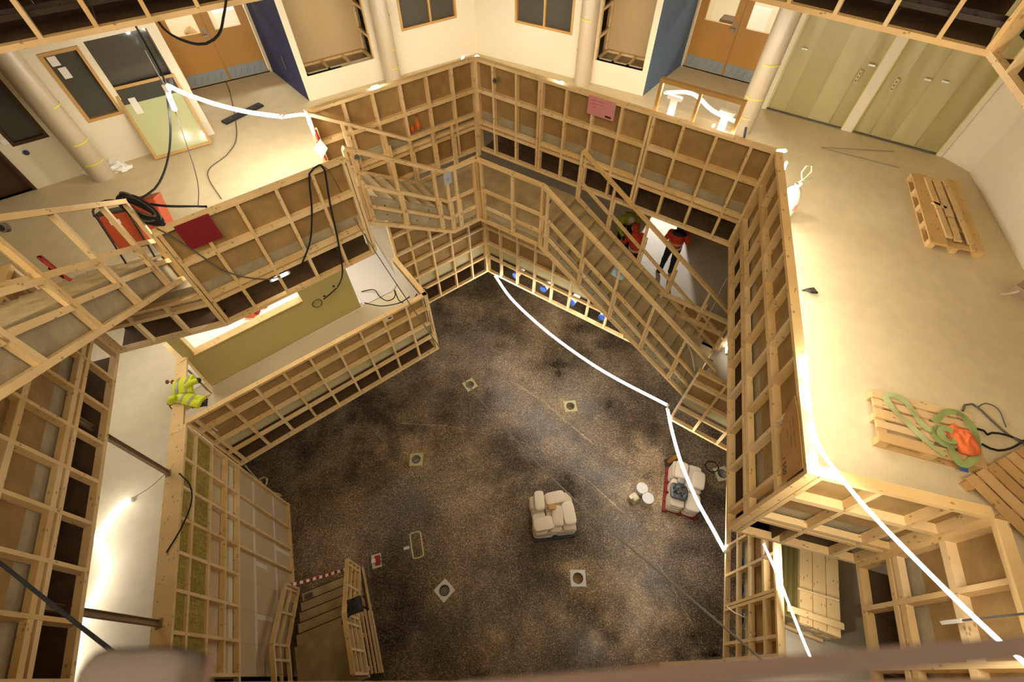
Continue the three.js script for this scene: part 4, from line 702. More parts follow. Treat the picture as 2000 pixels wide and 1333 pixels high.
{
  const q = [[1703.5, 761], [1901.5, 810.5], [1925.5, 914], [1718.5, 864.5]].map(p => at(...p, 8.142)), c = mid4(q);
  const turn = -Math.atan2(q[1].z - q[0].z, q[1].x - q[0].x);
  pallet('wooden pallet with green straps and an orange cloth heaped on it', [c.x, c.z], 8.0, turn, 1.17, 0.78, [[-0.33, 0.12], [-0.19, 0.1], [-0.03, 0.14], [0.13, 0.1], [0.31, 0.14]], 3, ['#e6cd9c', '#dcc08c', '#ead4a8']);
  const p = [[1780.5, 338.8], [1870.6, 351.5], [1925.3, 491.1], [1818.8, 474.6]].map(v => at(...v, 8.142)), d = mid4(p);
  const tn = -Math.atan2(p[3].z - p[0].z, p[3].x - p[0].x), L = (p[3].distanceTo(p[0]) + p[2].distanceTo(p[1])) / 2, W = (p[1].distanceTo(p[0]) + p[2].distanceTo(p[3])) / 2;
  const t = pallet('long bare wooden pallet with loose battens on top by the right wall', [d.x, d.z], 8.0, tn, L, W, [[W / 2 - 0.13, 0.26], [-W / 2 + 0.1, 0.2]], 5, ['#edd49c', '#e6ca8e', '#f0daa8']);
  for (const [x0, z0, x1, z1, w, wl] of [[-0.75, 0.2, 0.7, 0.12, 0.09], [-0.7, 0.02, 0.2, -0.02, 0.12], [-0.75, -0.16, 0.75, -0.24, 0.09], [-0.1, 0.25, 0.0, 0.0, 0.06], [0.24, -0.02, 0.74, -0.02, 0.1]].map(v => v.map((k, i) => i % 2 ? k * W / 0.95 : (i < 4 ? k * L / 1.7 : k))).map((v, i) => [...v, ['long batten nearest the wide deck board', 'broad middle batten', 'long slanting batten beside the open gaps', 'short batten laid across the others', 'shorter broad batten at one end'][i]]))
    solo('loose_batten', wl + ' on the long bare pallet', 'batten', (() => { const g = bar(V(x0, 0.16, z0), V(x1, 0.16, z1), w, 0.03); g.rotateY(tn); g.translate(d.x, 8.0, d.z); return g; })(), M.wood[1], 'battens on the long pallet');
  const r = at(1885, 935, 8.13), s = at(1968, 890, 8.13), dir = [s.x - r.x, s.z - r.z], tl = -Math.atan2(dir[1], dir[0]);
  const ax = V(Math.cos(-tl), 0, Math.sin(-tl)), bz = V(-Math.sin(-tl), 0, Math.cos(-tl));
  const cc = r.clone().addScaledVector(ax, 0.6).addScaledVector(bz, 0.5);
  const t3 = thing('wooden_pallet', 'weathered wooden pallet standing behind the frame with the hanging light rope', 'pallet', [cc.x, 8.0, cc.z], tl, 'wooden pallets');
  const m3 = ['#d2b27c', '#dcc08c', '#c8a670'].map(k => S(k, { map: woodTex, roughness: 0.85 }));
  for (let i = 0; i < 7; i++) part(t3, 'deck_board', box(0.13, 0.025, 1.0, -0.53 + i * 0.175, 0.135 + 0.004 * (i % 2), 0.0), m3[i % 3]);
  for (const z of [-0.42, 0, 0.42]) { part(t3, 'bearer', box(1.2, 0.1, 0.1, 0, 0.07, z), m3[2]); part(t3, 'bottom_board', box(1.2, 0.02, 0.12, 0, 0.01, z), m3[0]); }
  // webbing heap on the strap pallet
  const O = V(c.x, 8.15, c.z), ex = V(Math.cos(-turn), 0, Math.sin(-turn)), ez = V(-Math.sin(-turn), 0, Math.cos(-turn));
  const pp = (x, z, y = 0) => ex.clone().multiplyScalar(x).addScaledVector(ez, z).add(V(0, y, 0));
  const strap = (label, pts, w, m) => {
    const cv = new THREE.CatmullRomCurve3(pts), n = 60, pos = [], idx = [];
    for (let i = 0; i <= n; i++) { const p = cv.getPointAt(i / n), tg = cv.getTangentAt(i / n), sd = V(tg.z, 0.25 * Math.sin(i * 0.35), -tg.x).normalize().multiplyScalar(w / 2); for (const [s, y] of [[-1, 0], [1, 0], [1, 0.006], [-1, 0.006]]) pos.push(p.x + sd.x * s, p.y + sd.y * s + y, p.z + sd.z * s); }
    for (let i = 0; i < n; i++) for (let k = 0; k < 4; k++) { const a = i * 4 + k, b = i * 4 + (k + 1) % 4; idx.push(a, b, a + 4, b, b + 4, a + 4); }
    const g = new THREE.BufferGeometry(); g.setAttribute('position', new THREE.Float32BufferAttribute(pos, 3)); g.setIndex(idx); const q = g.toNonIndexed(); q.computeVertexNormals(); q.setAttribute('uv', new THREE.Float32BufferAttribute(new Float32Array(q.attributes.position.count * 2), 2));
    const o = solo('lifting_strap', label, 'strap', q, m, 'green lifting straps'); o.position.copy(O); return o;
  };
  const gr = S('#a9b07a', { side: 2, roughness: 0.9 }), gr2 = S('#8d9a5c', { side: 2, roughness: 0.9 });
  strap('long pale green lifting strap with a loop over the pallet edge', [pp(0.12, 0.36, 0.02), pp(0.02, 0.3, 0.02), pp(-0.2, 0.08, 0.02), pp(-0.4, -0.16, 0.02), pp(-0.46, -0.3, 0.03), pp(-0.36, -0.33, 0.04), pp(-0.22, -0.28, 0.03), pp(-0.14, -0.12, 0.03), pp(-0.06, 0.02, 0.03), pp(0.02, 0.06, 0.03)], 0.07, gr);
  strap('green lifting strap coiled around the orange cloth', [pp(0.05, -0.05, 0.06), pp(0.18, -0.22, 0.1), pp(0.34, -0.27, 0.09), pp(0.46, -0.16, 0.06), pp(0.5, 0.08, 0.05), pp(0.42, 0.3, 0.04), pp(0.3, 0.42, 0.01), pp(0.2, 0.3, 0.03), pp(0.18, 0.15, 0.06)], 0.08, gr2);
  strap('small green lifting strap curled in the middle of the heap', Array.from({ length: 14 }, (_, i) => pp(0.15 + (0.14 - 0.005 * i) * Math.cos(i * 0.9), 0.1 + (0.13 - 0.005 * i) * Math.sin(i * 0.9), 0.03 + 0.006 * i)), 0.07, gr2);
  { const g = new THREE.SphereGeometry(1, 28, 18), p = g.attributes.position; for (let i = 0; i < p.count; i++) { const x = p.getX(i), y = p.getY(i), z = p.getZ(i), f = 0.75 + 0.6 * (fbm(x * 3 + 9, z * 3 + y * 2 + 9, 32, 77, 3) - 0.3); p.setXYZ(i, x * 0.15 * f, Math.max(0, 0.09 * (y + 0.6) * f), z * 0.23 * f); } g.computeVertexNormals(); const o = solo('orange_cloth', 'crumpled orange cloth in the strap heap on the pallet', 'cloth', g, S('#e2703a', { roughness: 0.85 })); o.position.copy(O).add(pp(0.34, 0.1, 0.0)); o.rotation.y = turn + 0.4; }
  { const o = solo('strap_hook', 'blue sleeve of the lifting strap hanging off the pallet edge', 'strap', box(0.09, 0.012, 0.08), S('#3a5f95')); o.position.copy(O).add(pp(0.33, 0.44, -0.03)); o.rotation.y = turn; }
}
// ---------------------------------------------------------------- small things on the second floor
{
  const s = at(1520, 428, 8.0), t = thing('sack', 'white woven sack with green cord standing against the parapet', 'sack', [s.x, 8.0, s.z]);
  const g = new THREE.LatheGeometry([[0.001, 0], [0.17, 0], [0.2, 0.08], [0.21, 0.35], [0.19, 0.6], [0.12, 0.74], [0.05, 0.8], [0.07, 0.88]].map(v => new THREE.Vector2(...v)), 28), p = g.attributes.position;
  for (let i = 0; i < p.count; i++) { const a = Math.atan2(p.getZ(i), p.getX(i)), f = 1 + 0.14 * (fbm(a * 2 + 9, p.getY(i) * 5, 32, 91, 3) - 0.5); p.setX(i, p.getX(i) * f); p.setZ(i, p.getZ(i) * f); }
  g.computeVertexNormals(); g.scale(0.8, 0.85, 0.8); part(t, 'sack_body', g, S('#e3d3ba', { roughness: 0.9 }));
  part(t, 'red_print', (() => { const c = new THREE.CylinderGeometry(0.172, 0.172, 0.12, 16, 1, true, 0.2, 0.9); c.translate(0, 0.36, 0); return c; })(), S('#d08a80', { side: 2 }));
  part(t, 'cord', tube([V(0, 0.78, 0), V(0.1, 0.95, 0.0), V(0.02, 1.1, -0.02), V(-0.06, 0.98, 0), V(0.02, 0.82, 0.05), V(0.16, 0.86, 0)], 0.012), S('#8d9a70'));
  const b = at(1580, 571, 8.0), u = thing('glove_bundle', 'small dark crumpled glove bundle alone on the cream floor', 'gloves', [b.x, 8.0, b.z], 0.2);
  for (let k = 0; k < 6; k++) part(u, 'finger', tube([V(-0.1 + 0.02 * k, 0.02, -0.04), V(-0.02, 0.035 + 0.004 * k, -0.04 + 0.017 * k), V(0.1, 0.02, -0.05 + 0.02 * k)], 0.016), k % 2 ? M.black : M.cableGrey);
  for (const [a, c, w] of [[[1605, 288], [1746, 296], 'upper'], [[1604, 289], [1757, 328], 'lower']]) { const p0 = at(...a, 8.015), p1 = at(...c, 8.015); solo('thin_rod', 'thin dark rod lying on the cream floor before the plastic covered bays, ' + w + ' of two', 'rod', bar(p0, p1, 0.012, 0.012), S('#8f866e'), 'rods on the floor'); }
  const tb = at(1985, 575, 8.0), tt = thing('floor_tool', 'grey tool bag with a pale handle by the right wall', 'tool bag', [tb.x, 8.0, tb.z], 0.5);
  part(tt, 'bag', box(0.35, 0.16, 0.2, 0.1, 0.08, 0), S('#a58f78')); part(tt, 'handle', tube([V(-0.08, 0.1, 0), V(-0.2, 0.06, -0.06), V(-0.3, 0.04, -0.12)], 0.02), M.cream);
  // dark plank
  const k0 = at(437, 240, 8.02), k1 = at(510, 204, 8.02); const pk = thing('black_plank', 'short black plank with two screws on the floor before the left oak doors', 'plank', [0, 8, 0]); pk.position.set(k0.x, 8, k0.z);
  part(pk, 'plank', bar(V(0, 0.02, 0), V(k1.x - k0.x, 0.02, k1.z - k0.z), 0.19, 0.04), M.black); for (const f of [0.2, 0.62]) part(pk, 'screw', cyl(0.014, 0.014, 0.01, (k1.x - k0.x) * f, 0.044, (k1.z - k0.z) * f, 8), M.steel);
  // window units: one leaning on the left wall, one standing behind the far parapet
  const w0 = at(305, 312, 8.0), w1 = at(415, 280, 8.0), wd = V(w1.x - w0.x, 0, w1.z - w0.z), W = wd.length(), wt = thing('window_unit', 'framed pale green glass unit with a paper label leaning on the left wall', 'window unit', [w0.x, 8.0, w0.z], -Math.atan2(wd.z, wd.x), 'loose window units');
  const lean = new THREE.Matrix4().makeRotationX(-0.3), H = 1.32, lg = g => { g.applyMatrix4(lean); g.translate(0, 0.02, 0.02); return g; };
  for (const [x0, x1, y0, y1] of [[0, W, 0, 0.05], [0, W, H - 0.05, H], [0, 0.05, 0.05, H - 0.05], [W - 0.05, W, 0.05, H - 0.05]]) part(wt, 'window_frame', lg(box(x1 - x0, y1 - y0, 0.07, (x0 + x1) / 2, (y0 + y1) / 2, 0)), M.oakFrame);
  part(wt, 'glass_pane', lg(box(W - 0.1, H - 0.36, 0.02, W / 2, (H - 0.36) / 2 + 0.05, 0)), new THREE.MeshPhysicalMaterial({ color: '#b9bd8f', roughness: 0.12, clearcoat: 0.6 }), 'pale green glass');
  part(wt, 'glass_pane', lg(box(W - 0.1, 0.26, 0.02, W / 2, H - 0.18, 0)), M.darkGlass, 'dark upper glass strip');
  part(wt, 'paper_label', lg(box(0.12, 0.28, 0.003, 0.22, H - 0.36, 0.014)), M.paper);
  // standing unit: foot line 0.16 behind the far right parapet
  const a0 = off(go(A, DIR_D, 3.97), [0.5644, -0.8255], 0.18), t2 = thing('window_unit', 'two-pane oak window unit standing behind the parapet in front of the added lit rope', 'window unit', [a0[0], 8.0, a0[1]], -Math.atan2(DIR_D[1], DIR_D[0]), 'loose window units');
  const WW = 1.5, HH = 1.66;
  for (const [x0, x1, y0, y1] of [[0, WW, 0, 0.06], [0, WW, HH - 0.06, HH], [0, 0.06, 0.06, HH - 0.06], [WW - 0.06, WW, 0.06, HH - 0.06], [0.72, 0.77, 0.06, HH - 0.06]]) part(t2, 'window_frame', box(x1 - x0, y1 - y0, 0.09, (x0 + x1) / 2, (y0 + y1) / 2, -0.05), M.oakFrame);
  for (const x of [0.39, 1.105]) part(t2, 'glass_pane', box(0.66, HH - 0.12, 0.012, x, HH / 2, -0.05), M.clearGlass);
  for (const x of [0.3, 1.25]) { part(t2, 'white_bracket', box(0.12, 1.3, 0.05, x, 0.7, -0.14), M.white); part(t2, 'white_bracket', box(0.26, 0.06, 0.08, x, 1.36, -0.14), M.white); }
  rope('added light rope behind the standing window unit, for the strip mirrored in its glass', [P3(off(go(A, DIR_D, 4.05), [0.5644, -0.8255], 0.42), 9.35), P3(off(go(A, DIR_D, 4.5), [0.5644, -0.8255], 0.5), 9.42), P3(off(go(A, DIR_D, 4.95), [0.5644, -0.8255], 0.42), 9.28), P3(off(go(A, DIR_D, 5.4), [0.5644, -0.8255], 0.4), 9.22)], 0.03, V(0.06, 0.06, -0.08));  // added glowing tube, stands for a rope mirrored in the panes
  { const o = thing('steel_pipe', 'thin steel pipe with a pale end sticking out before the last parapet frame', 'pipe', [0, 0, 0]), p0 = hit(1840, 1217, D, [-0.2856, 0.9583], 0.06), p1 = hit(2030, 1196, D, [-0.2856, 0.9583], 0.12); o.position.copy(p0); part(o, 'pipe', bar(V(0, 0, 0), p1.sub(p0), 0.016, 0.016), M.steel); part(o, 'pipe_end', bar(V(0, 0, 0), p1.clone().multiplyScalar(0.25), 0.03, 0.03), M.paper); }
  // dark peg by the column
  const pg = at(1456, 268, 8.0); solo('dark_peg', 'short black peg leaning at the foot of the column by the parapet', 'peg', bar(V(0, 0, 0), V(-0.05, 0.4, -0.1), 0.03, 0.03), M.black).position.copy(at(1457, 275, 8.8)).setY(8.6);
}
{ // orange machine on a black tube stand leaning back, its cable coil on top
  const t = thing('orange_machine', 'orange metal site heater on a black tube stand beside the upper stair', 'heater', [-6.14, 8.0, -5.44], 0.35), R = g => { g.rotateX(-0.36); return g; };
  const hull = (x0, x1, y0, y1, z0, z1, k) => { const g = new THREE.ExtrudeGeometry(new THREE.Shape([[x0 + k, y0], [x1 - k, y0], [x1, y1], [x0, y1]].map(v => new THREE.Vector2(...v))), { depth: z1 - z0, bevelEnabled: true, bevelSize: 0.018, bevelThickness: 0.018, bevelSegments: 2 }); g.translate(0, 0, z0); return R(g); };
  part(t, 'housing', hull(-0.06, 0.42, 0.42, 0.95, -0.1, 0.14, 0.05), S('#a8451e', { roughness: 0.55 })); part(t, 'side_housing', hull(0.38, 0.74, 0.4, 1.05, -0.3, 0.02, 0.06), S('#9a3c19', { roughness: 0.55 }));
  part(t, 'top_grey_band', R(box(0.5, 0.04, 0.28, 0.18, 0.985, 0.02)), M.darkSteel); part(t, 'type_plate', R(box(0.14, 0.07, 0.004, 0.14, 0.85, 0.162)), M.paper); part(t, 'plate_print', R(box(0.1, 0.018, 0.002, 0.14, 0.85, 0.165)), M.darkSteel);
  for (const x of [-0.04, 0.38]) { part(t, 'stand_leg', R(tube([V(x, 0.02, 0.2), V(x, 0.5, 0.18), V(x, 1.0, 0.18)], 0.016)), M.black); part(t, 'stand_leg', R(tube([V(x + 0.02, 0.18, -0.32), V(x, 0.45, -0.14), V(x, 1.0, -0.12)], 0.016)), M.black); }
  part(t, 'carry_handle', R(tube([V(-0.06, 0.98, 0.18), V(-0.03, 1.1, 0.12), V(0.16, 1.16, 0.1), V(0.36, 1.1, 0.12), V(0.4, 0.98, 0.18)], 0.016)), M.black);
  part(t, 'power_cord', tube([V(0.4, 0.4, -0.1), V(0.5, 0.2, 0.1), V(0.4, 0.05, 0.2), V(0.6, 0.03, 0.25), V(0.75, 0.04, 0.1), V(0.6, 0.1, 0.0), V(0.8, 0.05, -0.1)], 0.018), M.black);
  const p = at(234, 386, 9.24), q = at(316, 436, 9.18), c = p.clone().add(q).multiplyScalar(0.5), L = p.distanceTo(q) / 2, u = thing('cable_coil', 'thick coil of black cable lying on top of the orange machine', 'cable coil', [c.x, c.y, c.z], -Math.atan2(q.z - p.z, q.x - p.x));
  for (let k = 0; k < 13; k++) { const g = new THREE.TorusGeometry(1, 0.02, 6, 48), P = g.attributes.position, rx = L * (1 - 0.035 * (k % 5)), ry = 0.075 + 0.014 * (k % 4); for (let i = 0; i < P.count; i++) { const x = P.getX(i), y = P.getY(i), z = P.getZ(i), r = Math.hypot(x, y), a = Math.atan2(y, x), m = r - 1; P.setXYZ(i, (rx + m) * Math.cos(a), z + 0.02 * Math.sin(a * 2 + k), (ry + m) * Math.sin(a)); } g.computeVertexNormals(); g.rotateX(0.5 + 0.05 * Math.sin(k * 2.1)); g.rotateY(0.04 * Math.sin(k * 4.1)); g.translate(0.02 * Math.cos(k * 5), 0.012 * k - 0.06, 0.014 * Math.sin(k * 3)); part(u, 'cable_turn', g, k % 5 === 2 ? M.cableGrey : M.cable); }
}
// ---------------------------------------------------------------- notes, sheets, bottles
function sheet(name, label, quad, m, group = 'notes on the timber', th = 0.004) {   // four corners, a thin plate
  const [a, b, c, d] = quad, n = b.clone().sub(a).cross(d.clone().sub(a)).normalize().multiplyScalar(th), P = [a, b, c, d, ...[a, b, c, d].map(v => v.clone().add(n))].map(v => v.clone().sub(a));
  const g = new THREE.BufferGeometry(); g.setAttribute('position', new THREE.Float32BufferAttribute(P.flatMap(v => [v.x, v.y, v.z]), 3));
  g.setIndex([0, 1, 2, 0, 2, 3, 4, 6, 5, 4, 7, 6, 0, 4, 5, 0, 5, 1, 1, 5, 6, 1, 6, 2, 2, 6, 7, 2, 7, 3, 3, 7, 4, 3, 4, 0]);
  const q = g.toNonIndexed(); q.computeVertexNormals(); q.setAttribute('uv', new THREE.Float32BufferAttribute(new Float32Array(q.attributes.position.count * 2), 2));
  const t = thing(name, label, name.split('_').pop(), [a.x, a.y, a.z], 0, group); part(t, 'sheet', q, m); t.userData.quad = quad; return t;
}
function onWall(p0, dir, nrm, k, y, f) { const p = off(go(p0, dir, k), nrm, f); return V(p[0], y, p[1]); }
function marks(t, quad, list, m) { // strokes in the plane of a sheet: u, v from 0 to 1
  const [a, b, , d] = quad, U = b.clone().sub(a), W = d.clone().sub(a), n = U.clone().cross(W).normalize().multiplyScalar(0.0065);
  for (const [u0, v0, u1, v1, w] of list) part(t, 'pen_stroke', bar(U.clone().multiplyScalar(u0).addScaledVector(W, v0).add(n), U.clone().multiplyScalar(u1).addScaledVector(W, v1).add(n), 0.003, w), m);
}
{
  const nD = [-0.5644, 0.8255], qd = (k0, k1, y0, y1, P, dir, nrm, f) => [onWall(P, dir, nrm, k0, y0, f), onWall(P, dir, nrm, k1, y0, f), onWall(P, dir, nrm, k1, y1, f), onWall(P, dir, nrm, k0, y1, f)];
  let q = qd(2.74, 3.32, 8.78, 9.13, A, DIR_D, nD, 0.012), t = sheet('pink_note', 'pink paper note with pencil writing stapled to the far right parapet', q, S('#d08a8c'));
  marks(t, q, [[0.1, 0.8, 0.3, 0.82, 0.008], [0.35, 0.82, 0.6, 0.8, 0.008], [0.12, 0.62, 0.4, 0.64, 0.008], [0.45, 0.64, 0.55, 0.62, 0.008], [0.2, 0.45, 0.3, 0.46, 0.008]], S('#a85a62'));
  marks(t, q, [[0.68, 0.14, 0.9, 0.14, 0.035]], M.darkSteel);
  const dG = [0.785, -0.6195], nG = [0.6195, 0.785];
  q = qd(0.27, 0.75, 8.7, 9.14, K, dG, nG, 0.016); sheet('red_sheet', 'dark red plastic sheet hung over the left parapet', q, S('#7d1a24', { roughness: 0.5 }));
  const nQ = [0.611, 0.792];
  q = qd(0.66, 0.84, 7.72, 7.98, Q, DIR_U, nQ, 0.06).reverse(); t = sheet('grey_note', 'grey blue note taped at the bend of the landing railing', q, S('#a9b2bb')); marks(t, q, [[0.3, 0.6, 0.6, 0.64, 0.006], [0.3, 0.5, 0.7, 0.52, 0.006]], M.cableGrey);
  const py = 8.0 - 0; const bl = [at(1203, 519, 6.66), at(1227, 535, 6.6), at(1213, 548, 6.5), at(1193, 536, 6.54)]; t = sheet('blue_note', 'light blue note stuck on the open railing of the long flight', bl, S('#8fb4cc')); marks(t, bl, [[0.35, 0.7, 0.65, 0.74, 0.02]], M.darkSteel);
  const wn = [at(625, 272, 9.0), at(640, 290, 8.8), at(629, 312, 8.6), at(612, 290, 8.7)]; sheet('white_note', 'white paper sheet hanging at the stair head beside red straps', wn, M.paper);
  const pt = [at(748, 618, 5.17), at(765, 611, 5.17), at(768, 622, 4.95), at(753, 630, 4.95)].map(v => v.add(V(0.01, 0, 0.014))); t = sheet('pink_slip', 'pale pink slip with a dark stamp on the boxed frame', pt, S('#dcbfa6')); marks(t, pt, [[0.4, 0.6, 0.8, 0.6, 0.04]], M.darkSteel);
  const nC = [-0.9617, -0.274], dC = [-0.274, 0.9617];
  { // cardboard with pencil notes and a number at the gallery corner
    const u = thing('cardboard_sheet', 'brown cardboard sheet with handwriting and 1550 at the gallery corner', 'cardboard', [0, 0, 0], 0); const b0 = onWall(B, dC, nC, 5.6, 8.7, 0.02); u.position.copy(b0); u.rotation.y = -Math.atan2(-dC[1], -dC[0]);
    const s = new THREE.Shape([[0, 0], [0.55, 0.02], [0.6, 0.1], [0.72, 0.13], [0.8, 0.28], [0.84, 0.4], [0.6, 0.43], [0, 0.43]].map(v => new THREE.Vector2(...v))); const g = new THREE.ExtrudeGeometry(s, { depth: 0.008, bevelEnabled: false }); g.translate(0, 0, -0.012); part(u, 'sheet', g, S('#b98a4a', { map: boardTex }));
    for (const [x, y, l] of [[0.3, 0.33, 0.1], [0.42, 0.33, 0.1], [0.56, 0.33, 0.12], [0.36, 0.26, 0.14], [0.54, 0.26, 0.12], [0.48, 0.19, 0.1]]) part(u, 'pencil_line', box(l, 0.012, 0.002, x, y, -0.0135), S('#7e5a30'));
    let x = 0.24; for (const ch of [[[0, 0, 0, 1]], [[0, 1, 1, 1], [0, 0.5, 0, 1], [0, 0.5, 1, 0.5], [1, 0, 1, 0.5], [0, 0, 1, 0]], [[0, 1, 1, 1], [0, 0.5, 0, 1], [0, 0.5, 1, 0.5], [1, 0, 1, 0.5], [0, 0, 1, 0]], [[0, 0, 0, 1], [1, 0, 1, 1], [0, 1, 1, 1], [0, 0, 1, 0]]]) { for (const [a, b, c, d] of ch) part(u, 'digit_stroke', bar(V(x - a * 0.026, 0.05 + b * 0.06, -0.0135), V(x - c * 0.026, 0.05 + d * 0.06, -0.0135), 0.002, 0.009), M.black); x -= 0.048; }
  }
  // red strap tangle at the stair head and on the upper guard
  const st = at(618, 262, 8.95); cable('red strap tangle hanging at the stair head above the white sheet', [st, st.clone().add(V(0.05, -0.15, 0.1)), st.clone().add(V(0.02, 0.1, 0.02)), st.clone().add(V(0.08, -0.3, 0.15)), st.clone().add(V(0.0, -0.1, 0.08)), st.clone().add(V(0.1, -0.4, 0.2))], 0.022, M.red, 'strap', 'strap', 'red straps');
  const s2 = at(78, 500, 9.8); cable('red strap tangle hanging on the guard of the upper staircase', [s2, s2.clone().add(V(0.08, -0.2, 0.05)), s2.clone().add(V(0.02, 0.04, 0.04)), s2.clone().add(V(0.14, -0.25, 0.1)), s2.clone().add(V(0.02, -0.1, 0.06)), s2.clone().add(V(0.18, -0.3, 0.1))], 0.02, M.red, 'strap', 'strap', 'red straps');
  // drinks on the landing handrail
  const drink = (x, y, h, r, H, m, label, neck) => { const p = at(x, y, h), t = thing('drink_bottle', label, 'bottle', [p.x, h, p.z], 0, 'drinks on the landing rail'); part(t, 'bottle', new THREE.LatheGeometry((neck ? [[0.001, 0], [r, 0], [r, H * 0.6], [r * 0.4, H * 0.85], [r * 0.4, H]] : [[0.001, 0], [r * 0.85, 0], [r, H], [r * 0.9, H]]).map(v => new THREE.Vector2(...v)), 18), m); if (neck) { part(t, 'cap', cyl(r * 0.45, r * 0.45, 0.03, 0, H + 0.01, 0, 12), M.red); part(t, 'label_band', cyl(r * 1.02, r * 1.02, H * 0.22, 0, H * 0.4, 0, 18), M.orange); } else part(t, 'rim', cyl(r, r, 0.015, 0, H, 0, 16), M.orange); };
  drink(818, 253, 8.035, 0.05, 0.3, S('#b8702a', { roughness: 0.3 }), 'orange soda bottle with a red cap on the landing handrail', 1); drink(806, 258, 8.035, 0.045, 0.12, M.orange, 'short orange cup beside the soda bottle on the handrail', 0); drink(921, 213, 8.035, 0.045, 0.11, M.orange, 'orange cup at the corner end of the landing handrail', 0);
  // small junction boxes on the timber
  for (const [p, w] of [[onWall(A, DIR_D, nD, 0.53, 8.83, 0.02), 'on the far right parapet near the corner'], [at(1072, 393, 7.65), 'on the railing post where the long flight begins'], [at(697, 308, 8.95), 'on the railing post at the stair head'], [at(8, 445, 10.2), 'on the guard of the upper staircase'], [at(1390, 716, 4.95), 'at the lower end of the stair railing']]) {
    const t = thing('socket_box', 'small grey round socket box ' + w, 'socket box', [p.x, p.y, p.z], 0, 'socket boxes on the timber'); part(t, 'box_body', (() => { const g = new THREE.CylinderGeometry(0.05, 0.05, 0.05, 14); g.rotateX(1.0); return g; })(), M.cableGrey); part(t, 'box_face', (() => { const g = new THREE.CylinderGeometry(0.032, 0.032, 0.012, 12); g.translate(0, 0.03, 0); g.rotateX(1.0); return g; })(), M.black);
  }
  // white bucket lid at the stair foot
  const wl = at(1412, 668, 4.0); const wt = thing('white_bucket', 'white bucket at the foot of the long stair flight', 'bucket', [wl.x, 4.0, wl.z]); part(wt, 'bucket', cyl(0.15, 0.13, 0.3, 0, 0.15, 0, 20), M.white); part(wt, 'rim', cyl(0.16, 0.16, 0.03, 0, 0.3, 0, 20), M.paper);
}
